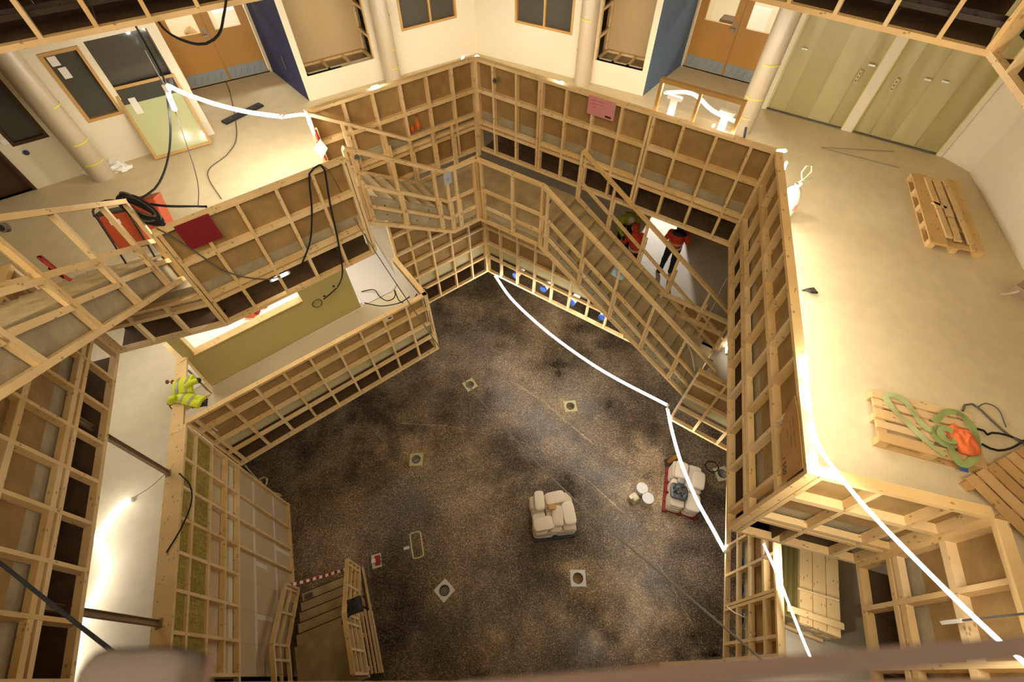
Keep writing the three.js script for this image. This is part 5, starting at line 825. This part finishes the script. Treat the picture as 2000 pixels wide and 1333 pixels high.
// ---------------------------------------------------------------- first floor: plank pack, jackets
{
  const a = at(1575, 1090, 4.55), b = at(1637, 1095, 4.55), c = at(1643, 1248, 4.55), dir = [c.x - b.x, c.z - b.z], L = Math.hypot(...dir), an = Math.atan2(dir[1], dir[0]);
  const t = thing('plank_pack', 'pack of yellow planks half wrapped in olive film on the first floor', 'plank pack', [b.x, 4.0, b.z], -an);
  for (let k = 0; k < 3; k++) for (let j = 0; j < 4; j++) part(t, 'plank', box(L, 0.12, 0.2, L / 2, 0.1 + j * 0.135, 0.11 + k * 0.215), wood());
  part(t, 'olive_film', box(L * 0.96, 0.5, 0.3, L * 0.5, 0.27, 0.81), S('#6b5f2c', { roughness: 0.4 }), 'dark olive wrapping film'); for (let k = 0; k < 3; k++) part(t, 'film_fold', box(L * 0.9, 0.02, 0.03, L * 0.5, 0.525, 0.72 + k * 0.09), S('#5a4f25'));
  for (const [z, y] of [[0.12, 0.3], [0.34, 0.42], [0.55, 0.5], [0.3, 0.15]]) part(t, 'end_label', box(0.004, 0.06, 0.1, L + 0.003, y, z), M.white);
  part(t, 'end_board', box(0.05, 0.1, 0.8, L + 0.03, 0.06, 0.45), wood());
  for (const x of [0.3, L - 0.3]) part(t, 'bearer', box(0.1, 0.04, 0.96, x, 0.02, 0.48), wood());
  for (const [p, q, w, l] of [[[1537, 1188], [1648, 1225], 0.1, 'wide'], [[1558, 1150], [1638, 1174], 0.03, 'thin']]) solo('loose_batten', l + ' batten lying across the wrapped plank pack', 'batten', bar(at(...p, 4.6), at(...q, 4.6), w, 0.03), wood(), 'battens on the plank pack');
  // yellow jackets on the timber box
  const J = at(365, 765, 5.25), hv = S('#c9d02a', { roughness: 0.8 });
  const cloth = (label, c, w, h, dd, ry, m, bands, sleeves) => {
    const t = thing('work_jacket', label, 'jacket', [c.x, c.y, c.z], ry, 'clothes left on the timber'), g = new THREE.BoxGeometry(w, h, dd, 16, 4, 12), p = g.attributes.position;
    const sag = (x, z) => -0.45 * Math.max(0, Math.abs(z) - dd * 0.22) - 0.25 * Math.max(0, Math.abs(x) - w * 0.36) + 0.035 * (fbm(x * 9 + 20 + c.x, z * 9 + 20, 64, 83, 3) - 0.5) * 2;
    for (let i = 0; i < p.count; i++) { const x = p.getX(i), z = p.getZ(i), k = 1 + 0.25 * (fbm(x * 6 + 40, z * 6 + 30 + c.z, 64, 85, 2) - 0.5); p.setXYZ(i, x * k, p.getY(i) + sag(x, z), z * k); }
    g.computeVertexNormals(); part(t, 'jacket_body', g, m);
    for (const k of bands) { const b = new THREE.BoxGeometry(0.05, 0.006, dd * 0.98, 1, 1, 12), q = b.attributes.position; for (let i = 0; i < q.count; i++) q.setY(i, q.getY(i) + sag(q.getX(i) + k * w, q.getZ(i)) + h / 2 + 0.006); b.translate(k * w, 0, 0); b.computeVertexNormals(); part(t, 'reflective_band', b, S('#9a9678', { roughness: 0.4 })); }
    for (const [x0, z0, x1, z1, y1] of sleeves) { const cv = tube([V(x0, h * 0.4, z0), V((x0 + x1) / 2, h * 0.6, (z0 + z1) / 2), V(x1, y1, z1)], 0.06, 10, 12); part(t, 'sleeve', cv, m); const r = new THREE.SphereGeometry(0.062, 12, 8); r.translate(x1, y1, z1); part(t, 'cuff', r, M.black); }
    return t; };
  cloth('bright yellow work jacket with grey bands lying on the timber box', at(357, 752, 5.3), 0.36, 0.1, 0.42, 0.3, hv, [-0.25, 0.25], [[0.1, 0.1, 0.3, 0.0, 0.02]]);
  cloth('folded yellow work jacket hanging over the timber box edge', at(365, 779, 5.26), 0.6, 0.07, 0.26, -0.2, hv, [-0.15, 0.2], [[-0.2, 0.05, -0.34, 0.12, -0.08]]);
  cloth('black lining of a jacket drooping beside the yellow jackets', at(388, 786, 5.05), 0.3, 0.08, 0.18, 0.2, M.black, [], []);
  cloth('black jacket thrown over the railing of the low steps', at(690, 1185, 1.95), 0.3, 0.1, 0.34, -1.2, M.black, [], [[0.1, 0.1, 0.2, 0.26, -0.12]]);
  const em = at(333, 748, 5.28), et = thing('ear_muffs', 'red and grey ear muffs lying beside the yellow jackets', 'ear muffs', [em.x, em.y, em.z]); for (const x of [-0.05, 0.06]) part(et, 'ear_cup', (() => { const g = new THREE.SphereGeometry(0.045, 14, 10); g.scale(0.6, 1, 1); g.translate(x, 0.03, 0); return g; })(), x < 0 ? M.cableGrey : M.red); part(et, 'head_band', tube([V(-0.05, 0.05, 0), V(0, 0.1, 0.05), V(0.06, 0.05, 0)], 0.008), M.cableGrey);
  const ws = at(335, 790, 5.0); cable('thin red strap loop hanging below the yellow jackets', [ws, ws.clone().add(V(-0.1, -0.1, 0)), ws.clone().add(V(-0.05, -0.25, 0.05)), ws.clone().add(V(0.05, -0.2, 0.1)), ws.clone().add(V(0.02, -0.4, 0.12))], 0.012, M.red, 'strap', 'strap', 'red straps');
  const cd = [0, 0.05].map((k, i) => at(394 + 6 * i, 838 + 5 * i, 4.8)); cable('pale conduit arch in the end bay of the boxed frame', pix([[378, 836], [390, 829], [405, 827], [412, 833], [425, 842]], 4.9, 4.5), 0.012, M.paper); cable('second pale conduit arch in the end bay of the boxed frame', pix([[384, 840], [394, 833], [402, 832], [408, 838], [420, 847]], 4.85, 4.5), 0.012, M.paper);
}
// ---------------------------------------------------------------- ground floor: bag stacks, buckets, trolley, tape
function bag(w, h, d, s) {
  const g = new THREE.BoxGeometry(w, h, d, 8, 4, 6), p = g.attributes.position;
  for (let i = 0; i < p.count; i++) {
    let x = p.getX(i) / (w / 2), y = p.getY(i) / (h / 2), z = p.getZ(i) / (d / 2); const e = 5, q = Math.pow(Math.abs(x) ** e + Math.abs(y) ** e + Math.abs(z) ** e, 1 / e) || 1, m = Math.max(Math.abs(x), Math.abs(y), Math.abs(z)) || 1, f = m / q;
    const n = 1 + 0.09 * (fbm(x * 2 + s * 7 + 30, z * 2 + y + 30, 128, 95, 2) - 0.5), pin = 1 - 0.22 * Math.abs(x) ** 3;
    p.setXYZ(i, x * f * n * w / 2, y * f * n * pin * h / 2, z * f * n * d / 2);
  }
  g.computeVertexNormals(); return g;
}
const bagMat = S('#dccbb2', { roughness: 0.85, map: plainTex }), bagMats = [bagMat, S('#d5c3aa', { roughness: 0.85, map: plainTex }), S('#e0d1ba', { roughness: 0.85, map: plainTex })];
{
  const c = at(1077, 1012, 0.14), ang = 0.12;
  const t = thing('plastic_pallet', 'dark blue pallet under the stack of white bags in mid floor', 'pallet', [c.x, 0, c.z], ang); const nb = S('#22303f', { roughness: 0.6 });
  for (const z of [-0.48, -0.24, 0, 0.24, 0.48]) part(t, 'deck_slat', box(1.14, 0.03, 0.17, 0, 0.135, z), nb); for (const x of [-0.5, 0, 0.5]) part(t, 'runner', box(0.12, 0.12, 1.1, x, 0.06, 0), nb);
  const put = (label, x, y, z, w, d, r, k, grp) => { const o = solo('bag', label, 'bag', bag(w, 0.126, d, k), bagMats[k % 3], grp); const cs = Math.cos(ang), sn = Math.sin(ang); o.position.set(c.x + x * cs + z * sn, y, c.z - x * sn + z * cs); o.rotation.y = ang + r; return o; };
  let k = 0; const grp = 'bags on the blue pallet';
  for (let l = 0; l < 4; l++) for (const [x, z, r] of l % 2 ? [[-0.3, -0.32, 0], [0.3, -0.32, 0], [-0.38, 0.22, 1.57], [0.0, 0.22, 1.57], [0.38, 0.22, 1.57]] : [[-0.38, -0.24, 1.57], [0.0, -0.24, 1.57], [0.38, -0.24, 1.57], [-0.3, 0.33, 0], [0.3, 0.33, 0]])
    put('full white paper bag in a lower layer on the dark blue pallet', x, 0.215 + l * 0.126, z, 0.57, 0.37, r + rr(-0.03, 0.03), k++, grp);
  put('top white bag standing crosswise at the back of the mid floor stack', -0.32, 0.74, -0.33, 0.52, 0.28, 1.5, k++, grp).rotation.z = 0.06; put('wide top white bag at the back of the mid floor stack', 0.12, 0.72, -0.36, 0.56, 0.34, 0.1, k++, grp); put('open top white bag with brown torn mouth', 0.1, 0.72, 0.12, 0.56, 0.3, 1.5, k++, grp); put('slumped top white bag on the right of the mid floor stack', 0.42, 0.7, 0.08, 0.62, 0.34, 1.6, k++, grp); put('flat top white bag at the front left of the mid floor stack', -0.3, 0.72, 0.28, 0.56, 0.36, 0.08, k++, grp);
  const cr = solo('torn_paper', 'torn brown and clear bag scrap on the mid floor stack', 'scrap', bag(0.22, 0.05, 0.14, 4), S('#b98a52')); cr.position.set(c.x - 0.02, 0.82, c.z - 0.1);
  // second stack, red pallet
  const e = at(1330, 962, 0.14), an = -0.28, t2 = thing('plastic_pallet', 'red pallet under the bag stack below the light rope', 'pallet', [e.x, 0, e.z], an), rd = S('#8c2a22', { roughness: 0.6 });
  for (const z of [-0.56, -0.28, 0, 0.28, 0.56]) part(t2, 'deck_slat', box(0.94, 0.03, 0.2, 0, 0.135, z), rd); for (const x of [-0.4, 0, 0.4]) part(t2, 'runner', box(0.12, 0.12, 1.3, x, 0.06, 0), rd);
  for (let l = 0; l < 4; l++) for (const [x, z, r] of [[-0.22, -0.41, 1.57], [0.2, -0.41, 1.57], [0, 0.0, 0], [-0.22, 0.41, 1.57], [0.2, 0.41, 1.57]]) { const o = solo('bag', 'full white bag in the stack on the red pallet', 'bag', bag(r ? 0.5 : 0.82, 0.134, r ? 0.4 : 0.3, k), bagMats[k++ % 3], 'bags on the red pallet'); const cs = Math.cos(an), sn = Math.sin(an); o.position.set(e.x + x * cs + z * sn, 0.23 + l * 0.135, e.z - x * sn + z * cs); o.rotation.y = an + r; }
  for (const [x, z, lab] of [[-0.2, -0.36, 'pale top bag at the back of the stack on the red pallet'], [0.27, -0.2, 'flat side bag on top of the stack on the red pallet']]) { const o = solo('bag', lab, 'bag', bag(0.52, 0.15, 0.36, k), bagMats[k++ % 3], 'bags on the red pallet'); const cs = Math.cos(an), sn = Math.sin(an); o.position.set(e.x + x * cs + z * sn, 0.8, e.z - x * sn + z * cs); o.rotation.y = an + 1.5; }
  const ba = at(1327, 960, 0.85), bt = thing('parts_bag', 'clear dark bag full of small grey fittings on the red pallet stack', 'bag', [ba.x, 0.76, ba.z], an); part(bt, 'bag_skin', (() => { const g = bag(0.46, 0.1, 0.44, 9); g.translate(0, 0.04, 0); return g; })(), S('#4d4f50', { roughness: 0.3 })); for (let i = 0; i < 40; i++) part(bt, 'fitting', (() => { const g = new THREE.TorusGeometry(0.022, 0.01, 5, 8); g.rotateX(rr(0.8, 2.2)); g.rotateY(rr(0, 3)); g.translate(rr(-0.17, 0.17), 0.09, rr(-0.16, 0.16)); return g; })(), i % 3 ? M.black : M.steel);
  part(bt, 'bag_neck', (() => { const g = bag(0.2, 0.1, 0.16, 3); g.translate(0.02, 0.1, -0.3); return g; })(), S('#8f8c86', { roughness: 0.3 }));
  const ob = at(1306, 903, 0.1); const oo = thing('pallet_fork', 'yellow pallet truck handle poking out behind the red pallet stack', 'pallet truck', [ob.x, 0, ob.z]); part(oo, 'handle', bar(V(0, 0.1, 0), V(0.05, 0.9, 0.1), 0.06, 0.1), S('#b9781a')); part(oo, 'foot', box(0.2, 0.1, 0.3, 0, 0.05, 0.05), M.darkSteel);
  // buckets
  for (const [x, y, lab, tilt] of [[1249, 962, 'white bucket with white lid at the back of the three'], [1260, 981, 'white bucket with white lid at the front of the three']]) { const p = at(x, y, 0.0), u = thing('white_bucket', lab, 'bucket', [p.x, 0, p.z], 0, 'buckets on the terrazzo'); part(u, 'bucket', cyl(0.15, 0.13, 0.34, 0, 0.17, 0, 24), M.white); part(u, 'lid', cyl(0.162, 0.162, 0.03, 0, 0.35, 0, 28), S('#e4e0dc', { roughness: 0.6 })); part(u, 'bail_handle', tube([V(-0.155, 0.3, 0), V(-0.12, 0.22, 0.12), V(0, 0.18, 0.165), V(0.12, 0.22, 0.12), V(0.155, 0.3, 0)], 0.006), M.steel); }
  { const p = at(1235, 978, 0), u = thing('sealed_pouch', 'cream plastic pouch beside the two white buckets', 'pouch', [p.x, 0, p.z], 0.5, 'buckets on the terrazzo'); part(u, 'pouch', (() => { const g = bag(0.24, 0.4, 0.24, 6); g.translate(0, 0.2, 0); return g; })(), S('#dfd0ae', { roughness: 0.35 })); part(u, 'folded_corner', box(0.16, 0.01, 0.1, -0.08, 0.38, -0.04), S('#efe3c6')); }
  // floor trolley with red white base and long handle
  const f0 = at(735, 1098, 0), f1 = at(826, 1070, 0.1), d = V(f1.x - f0.x, 0, f1.z - f0.z), L = d.length(), u = thing('floor_scraper', 'long-handled floor tool with a red and white base on the terrazzo', 'floor tool', [f0.x, 0, f0.z], -Math.atan2(d.z, d.x));
  part(u, 'blade', box(0.03, 0.05, 0.55, -0.2, 0.03, 0), M.steel); part(u, 'base_plate', box(0.24, 0.06, 0.34, 0.02, 0.05, 0), M.paper); part(u, 'red_panel', box(0.14, 0.08, 0.24, 0.06, 0.1, 0), M.red); part(u, 'motor', box(0.1, 0.1, 0.1, -0.04, 0.12, 0.0), M.white);
  for (const z of [-0.05, 0.05]) part(u, 'handle_tube', bar(V(0.12, 0.12, z), V(L - 0.28, 0.5, z * 0.3), 0.025, 0.025), M.steel); part(u, 'clamp', box(0.16, 0.05, 0.07, L - 0.36, 0.48, 0), M.paper);
  { const sh = [[-0.13, -0.3], [0.13, -0.3], [0.13, 0.3], [-0.13, 0.3], [-0.13, -0.3]].map(([x, z]) => V(L - 0.1 + x, 0.52, z)); part(u, 'grip_loop', new THREE.TubeGeometry(new THREE.CatmullRomCurve3([sh[0], sh[1], sh[2], sh[3]], true, 'catmullrom', 0.15), 60, 0.02, 8, true), S('#c2b48a')); }
  // barrier tape across the low steps
  const b0 = at(552, 1147, 0.9), b1 = at(676, 1112, 0.75), bl = b1.clone().sub(b0), tt = thing('barrier_tape', 'red and white barrier tape stretched across the low steps', 'tape', [b0.x, b0.y, b0.z]);
  for (let i = 0; i < 20; i++) { const sg = 1 / 20, q0 = bl.clone().multiplyScalar(i * sg), q1 = bl.clone().multiplyScalar((i + 1) * sg); q0.y -= 0.08 * Math.sin(Math.PI * i * sg); q1.y -= 0.08 * Math.sin(Math.PI * (i + 1) * sg); part(tt, i % 2 ? 'white_stripe' : 'red_stripe', bar(q0, q1, 0.07, 0.004), i % 2 ? M.white : M.red); }
}
// ---------------------------------------------------------------- people
// joints -> tapered capsules joined by a smooth minimum, meshed once; colours by the nearest bone
function person(label, pos, turn, J, bones, cells = 72) {
  const lo = V(1e9, 1e9, 1e9), hi = V(-1e9, -1e9, -1e9);
  for (const k in J) { lo.min(V(...J[k])); hi.max(V(...J[k])); }
  lo.subScalar(0.24); hi.addScalar(0.24);
  const size = Math.max(hi.x - lo.x, hi.y - lo.y, hi.z - lo.z), ctr = lo.clone().add(hi).multiplyScalar(0.5), half = size / 2;
  const mc = new MarchingCubes(cells, new THREE.MeshStandardMaterial(), false, false, 60000); mc.isolation = 0;
  const B = bones.map(([a, b, ra, rb, col]) => ({ a: J[a], b: J[b], ra, rb, col: new THREE.Color(col) }));
  const dist = (x, y, z, q) => { const dx = q.b[0] - q.a[0], dy = q.b[1] - q.a[1], dz = q.b[2] - q.a[2], l = dx * dx + dy * dy + dz * dz || 1e-9, t = Math.max(0, Math.min(1, ((x - q.a[0]) * dx + (y - q.a[1]) * dy + (z - q.a[2]) * dz) / l)); return Math.hypot(x - q.a[0] - dx * t, y - q.a[1] - dy * t, z - q.a[2] - dz * t) - (q.ra + (q.rb - q.ra) * t); };
  const kk = 0.035, n = cells;
  for (let k = 0; k < n; k++) for (let j = 0; j < n; j++) for (let i = 0; i < n; i++) {
    const x = ctr.x + (i - n / 2) / (n / 2) * half, y = ctr.y + (j - n / 2) / (n / 2) * half, z = ctr.z + (k - n / 2) / (n / 2) * half;
    let d = 1e3; for (const q of B) { const e = dist(x, y, z, q), h = Math.max(kk - Math.abs(d - e), 0) / kk; d = Math.min(d, e) - h * h * kk * 0.25; }
    mc.field[k * n * n + j * n + i] = -d;
  }
  mc.update();
  const c = mc.count, P = new Float32Array(c * 3), Nn = new Float32Array(c * 3), Cc = new Float32Array(c * 3);
  for (let i = 0; i < c; i++) {
    const x = mc.positionArray[i * 3] * half + ctr.x, y = mc.positionArray[i * 3 + 1] * half + ctr.y, z = mc.positionArray[i * 3 + 2] * half + ctr.z;
    P.set([x, y, z], i * 3); Nn.set([mc.normalArray[i * 3], mc.normalArray[i * 3 + 1], mc.normalArray[i * 3 + 2]], i * 3);
    let best = null, bd = 1e9; for (const q of B) { const e = dist(x, y, z, q); if (e < bd) { bd = e; best = q; } } Cc.set([best.col.r, best.col.g, best.col.b], i * 3);
  }
  const g = new THREE.BufferGeometry(); g.setAttribute('position', new THREE.BufferAttribute(P, 3)); g.setAttribute('normal', new THREE.BufferAttribute(Nn, 3)); g.setAttribute('color', new THREE.BufferAttribute(Cc, 3)); g.setAttribute('uv', new THREE.BufferAttribute(new Float32Array(c * 2), 2)); g.computeVertexNormals();
  const t = thing('person', label, 'person', pos, turn, 'workers on the first floor');
  part(t, 'body', g, new THREE.MeshStandardMaterial({ vertexColors: true, roughness: 0.85, side: THREE.DoubleSide }));
  return t;
}
const limb = (top, legs, skin, hair, hood) => [['pelvis', 'waist', 0.145, 0.14, legs], ['waist', 'chest', 0.15, 0.175, top], ['chest', 'neck', 0.16, 0.07, top], ['shL', 'shR', 0.085, 0.085, top], ['shL', 'elL', 0.075, 0.06, top], ['elL', 'haL', 0.058, 0.045, top], ['shR', 'elR', 0.075, 0.06, top], ['elR', 'haR', 0.058, 0.045, top],
  ['hipL', 'knL', 0.105, 0.075, legs], ['knL', 'anL', 0.075, 0.055, legs], ['hipR', 'knR', 0.105, 0.075, legs], ['knR', 'anR', 0.075, 0.055, legs], ['anL', 'toL', 0.055, 0.045, '#17181a'], ['anR', 'toR', 0.055, 0.045, '#17181a'],
  ['neck', 'headb', 0.06, 0.06, skin], ['headb', 'headt', 0.095, 0.1, hood || hair], ['face', 'face2', 0.06, 0.06, skin], ['nose', 'nose2', 0.015, 0.018, skin], ['earL', 'earL2', 0.022, 0.022, skin], ['earR', 'earR2', 0.022, 0.022, skin],
  ...['L', 'R'].flatMap(s => [['ha' + s, 'pa' + s, 0.038, 0.032, '#1a1a1c'], ...[0, 1, 2, 3].map(k => ['f' + s + k, 'g' + s + k, 0.012, 0.01, '#1a1a1c']), ['pa' + s, 'th' + s, 0.014, 0.012, '#1a1a1c']])];
function joints(o) {
  const J = { ...o };
  for (const s of ['L', 'R']) {
    const h = V(...J['ha' + s]), e = V(...J['el' + s]), d = h.clone().sub(e).normalize(), w = d.clone().cross(V(0, 1, 0)).normalize(), pa = h.clone().addScaledVector(d, 0.07);
    J['pa' + s] = pa.toArray();
    for (let k = 0; k < 4; k++) { const b = pa.clone().addScaledVector(w, (k - 1.5) * 0.022).addScaledVector(d, 0.01); J['f' + s + k] = b.toArray(); J['g' + s + k] = b.clone().addScaledVector(d, 0.05 + 0.008 * (k % 3)).add(V(0, -0.03, 0)).toArray(); }
    J['th' + s] = pa.clone().addScaledVector(w, 0.06).addScaledVector(d, 0.02).toArray();
  }
  const hb = V(...J.headb), ht = V(...J.headt), up = ht.clone().sub(hb).normalize(), f = V(...J.look), sd = up.clone().cross(f).normalize();
  const mid = hb.clone().lerp(ht, 0.45);
  J.face = mid.clone().addScaledVector(f, 0.045).addScaledVector(up, 0.02).toArray(); J.face2 = mid.clone().addScaledVector(f, 0.045).addScaledVector(up, -0.06).toArray();
  J.nose = mid.clone().addScaledVector(f, 0.1).toArray(); J.nose2 = mid.clone().addScaledVector(f, 0.112).addScaledVector(up, -0.03).toArray();
  for (const [s, k] of [['L', 1], ['R', -1]]) { J['ear' + s] = mid.clone().addScaledVector(sd, 0.095 * k).toArray(); J['ear' + s + '2'] = mid.clone().addScaledVector(sd, 0.1 * k).addScaledVector(up, 0.03).toArray(); }
  delete J.look; return J;
}
{ // local: y up, -z is the way the person faces
  const w1 = joints({ pelvis: [0, 0.93, 0], waist: [0, 1.08, 0.0], chest: [0, 1.32, -0.03], neck: [0, 1.48, -0.06], shL: [-0.19, 1.4, -0.04], shR: [0.19, 1.4, -0.04], elL: [-0.3, 1.14, -0.02], elR: [0.3, 1.15, -0.06], haL: [-0.22, 0.95, -0.16], haR: [0.16, 1.08, -0.28], hipL: [-0.1, 0.92, 0], hipR: [0.1, 0.92, 0], knL: [-0.13, 0.5, 0.0], knR: [0.12, 0.5, -0.04], anL: [-0.16, 0.08, 0.06], anR: [0.13, 0.08, 0.0], toL: [-0.2, 0.05, -0.1], toR: [0.15, 0.05, -0.16], headb: [0, 1.56, -0.1], headt: [0, 1.66, -0.13], look: [0, -0.3, -0.95] });
  const t = person('worker in an orange jacket and black trousers standing by the floor light patch', [4.36, 4.0, -9.3], -0.25, w1, limb('#d8431f', '#15161a', '#c79a7a', '#2a221c', '#2b2a2a'));
  for (const y of [1.0, 1.16]) { const r = new THREE.TorusGeometry(0.165, 0.022, 8, 30); r.scale(1.08, 1, 1.6); r.rotateX(Math.PI / 2); r.translate(0, y, -0.005); part(t, 'reflective_band', r, S(y < 1.1 ? '#c8c2b4' : '#d99a7a', { roughness: 0.4 })); }
  part(t, 'hood', (() => { const g = new THREE.SphereGeometry(0.15, 18, 12, 0, 6.3, 0, 1.6); g.scale(1.25, 0.6, 0.8); g.translate(0, 1.47, 0.06); return g; })(), M.black);
  const w2 = joints({ pelvis: [0, 0.9, 0.1], waist: [0, 1.02, 0.02], chest: [0, 1.2, -0.16], neck: [0, 1.3, -0.3], shL: [-0.19, 1.25, -0.24], shR: [0.19, 1.25, -0.24], elL: [-0.27, 1.0, -0.36], elR: [0.27, 1.0, -0.36], haL: [-0.16, 0.88, -0.54], haR: [0.14, 0.9, -0.54], hipL: [-0.1, 0.9, 0.08], hipR: [0.1, 0.9, 0.08], knL: [-0.12, 0.5, -0.02], knR: [0.12, 0.5, 0.02], anL: [-0.13, 0.08, 0.08], anR: [0.14, 0.08, 0.12], toL: [-0.14, 0.05, -0.08], toR: [0.16, 0.05, -0.04], headb: [0, 1.34, -0.38], headt: [0, 1.4, -0.46], look: [0, -0.75, -0.66] });
  const u = person('worker in a yellow green jacket bending beside the stair flight', [3.28, 4.0, -10.35], 3.0, w2, limb('#a9b01e', '#15161a', '#c79a7a', '#8f8a60', '#cfc9a8'));
  for (const x of [-0.1, 0.1]) part(u, 'reflective_band', tube([V(x, 1.02, 0.19), V(x, 1.3, 0.0), V(x * 1.1, 1.42, -0.2)], 0.022), S('#c9c7a8', { roughness: 0.4 }));
  const w3 = joints({ pelvis: [0, 0.5, 0.1], waist: [0, 0.64, 0.06], chest: [0, 0.86, -0.06], neck: [0, 1.02, -0.14], shL: [-0.19, 0.95, -0.1], shR: [0.19, 0.95, -0.1], elL: [-0.28, 0.7, -0.2], elR: [0.28, 0.7, -0.2], haL: [-0.16, 0.55, -0.4], haR: [0.14, 0.56, -0.4], hipL: [-0.1, 0.5, 0.08], hipR: [0.1, 0.5, 0.08], knL: [-0.16, 0.55, -0.32], knR: [0.14, 0.42, -0.28], anL: [-0.16, 0.08, -0.1], anR: [0.15, 0.08, 0.1], toL: [-0.17, 0.05, -0.27], toR: [0.16, 0.05, -0.06], headb: [0, 1.1, -0.2], headt: [0, 1.2, -0.25], look: [0, -0.4, -0.9] });
  const v = person('crouching worker in an orange jacket half hidden by the stair flight', [3.42, 4.0, -9.62], 0.2, w3, limb('#d8431f', '#15161a', '#c79a7a', '#3a2f28', '#c8431f'));
  part(v, 'reflective_band', (() => { const r = new THREE.TorusGeometry(0.17, 0.022, 8, 30); r.scale(1.05, 1, 1.5); r.rotateX(Math.PI / 2); r.translate(0, 0.68, 0.04); return r; })(), S('#c8c2b4', { roughness: 0.4 }));
}
// ---------------------------------------------------------------- third floor edge right under the camera (out of focus in the photograph)
{
  const t = thing('timber_handrail', 'out of focus dark timber handrail right under the photographer', 'handrail', [0.3, 13.1, 0.0]);
  const r0 = at(900, 1356, 13.14), r1 = at(2250, 1243, 13.14); const O = V(0.3, 13.1, 0);
  part(t, 'top_rail', bar(r0.sub(O), r1.sub(O), 0.01, 0.014), S('#38281c', { map: woodTex }));
  const s0 = at(1200, 1356, 12.9), s1 = at(2300, 1334, 12.9); part(t, 'lower_rail', bar(s0.sub(O), s1.sub(O), 0.012, 0.03), S('#4a3524', { map: woodTex }));
  const p = at(268, 1336, 13.1), u = thing('cloth_pad', 'out of focus brown rounded pad at the bottom edge beside the photographer', 'pad', [p.x, p.y, p.z]);
  part(u, 'pad', (() => { const g = bag(0.066, 0.03, 0.036, 2); return g; })(), S('#3d332b')); part(u, 'pad_strap', box(0.02, 0.012, 0.05, 0.02, -0.018, 0.01), M.darkFrame);
}
scene.traverse(o => { if (o.isMesh) { o.castShadow = true; o.receiveShadow = true; } if (o.isLight && o.shadow) o.castShadow = true; });
scene.traverse(o => { if (o.userData && o.userData.quad) delete o.userData.quad; if (o.userData && o.userData.L !== undefined) delete o.userData.L; });
renderer.render(scene, camera);
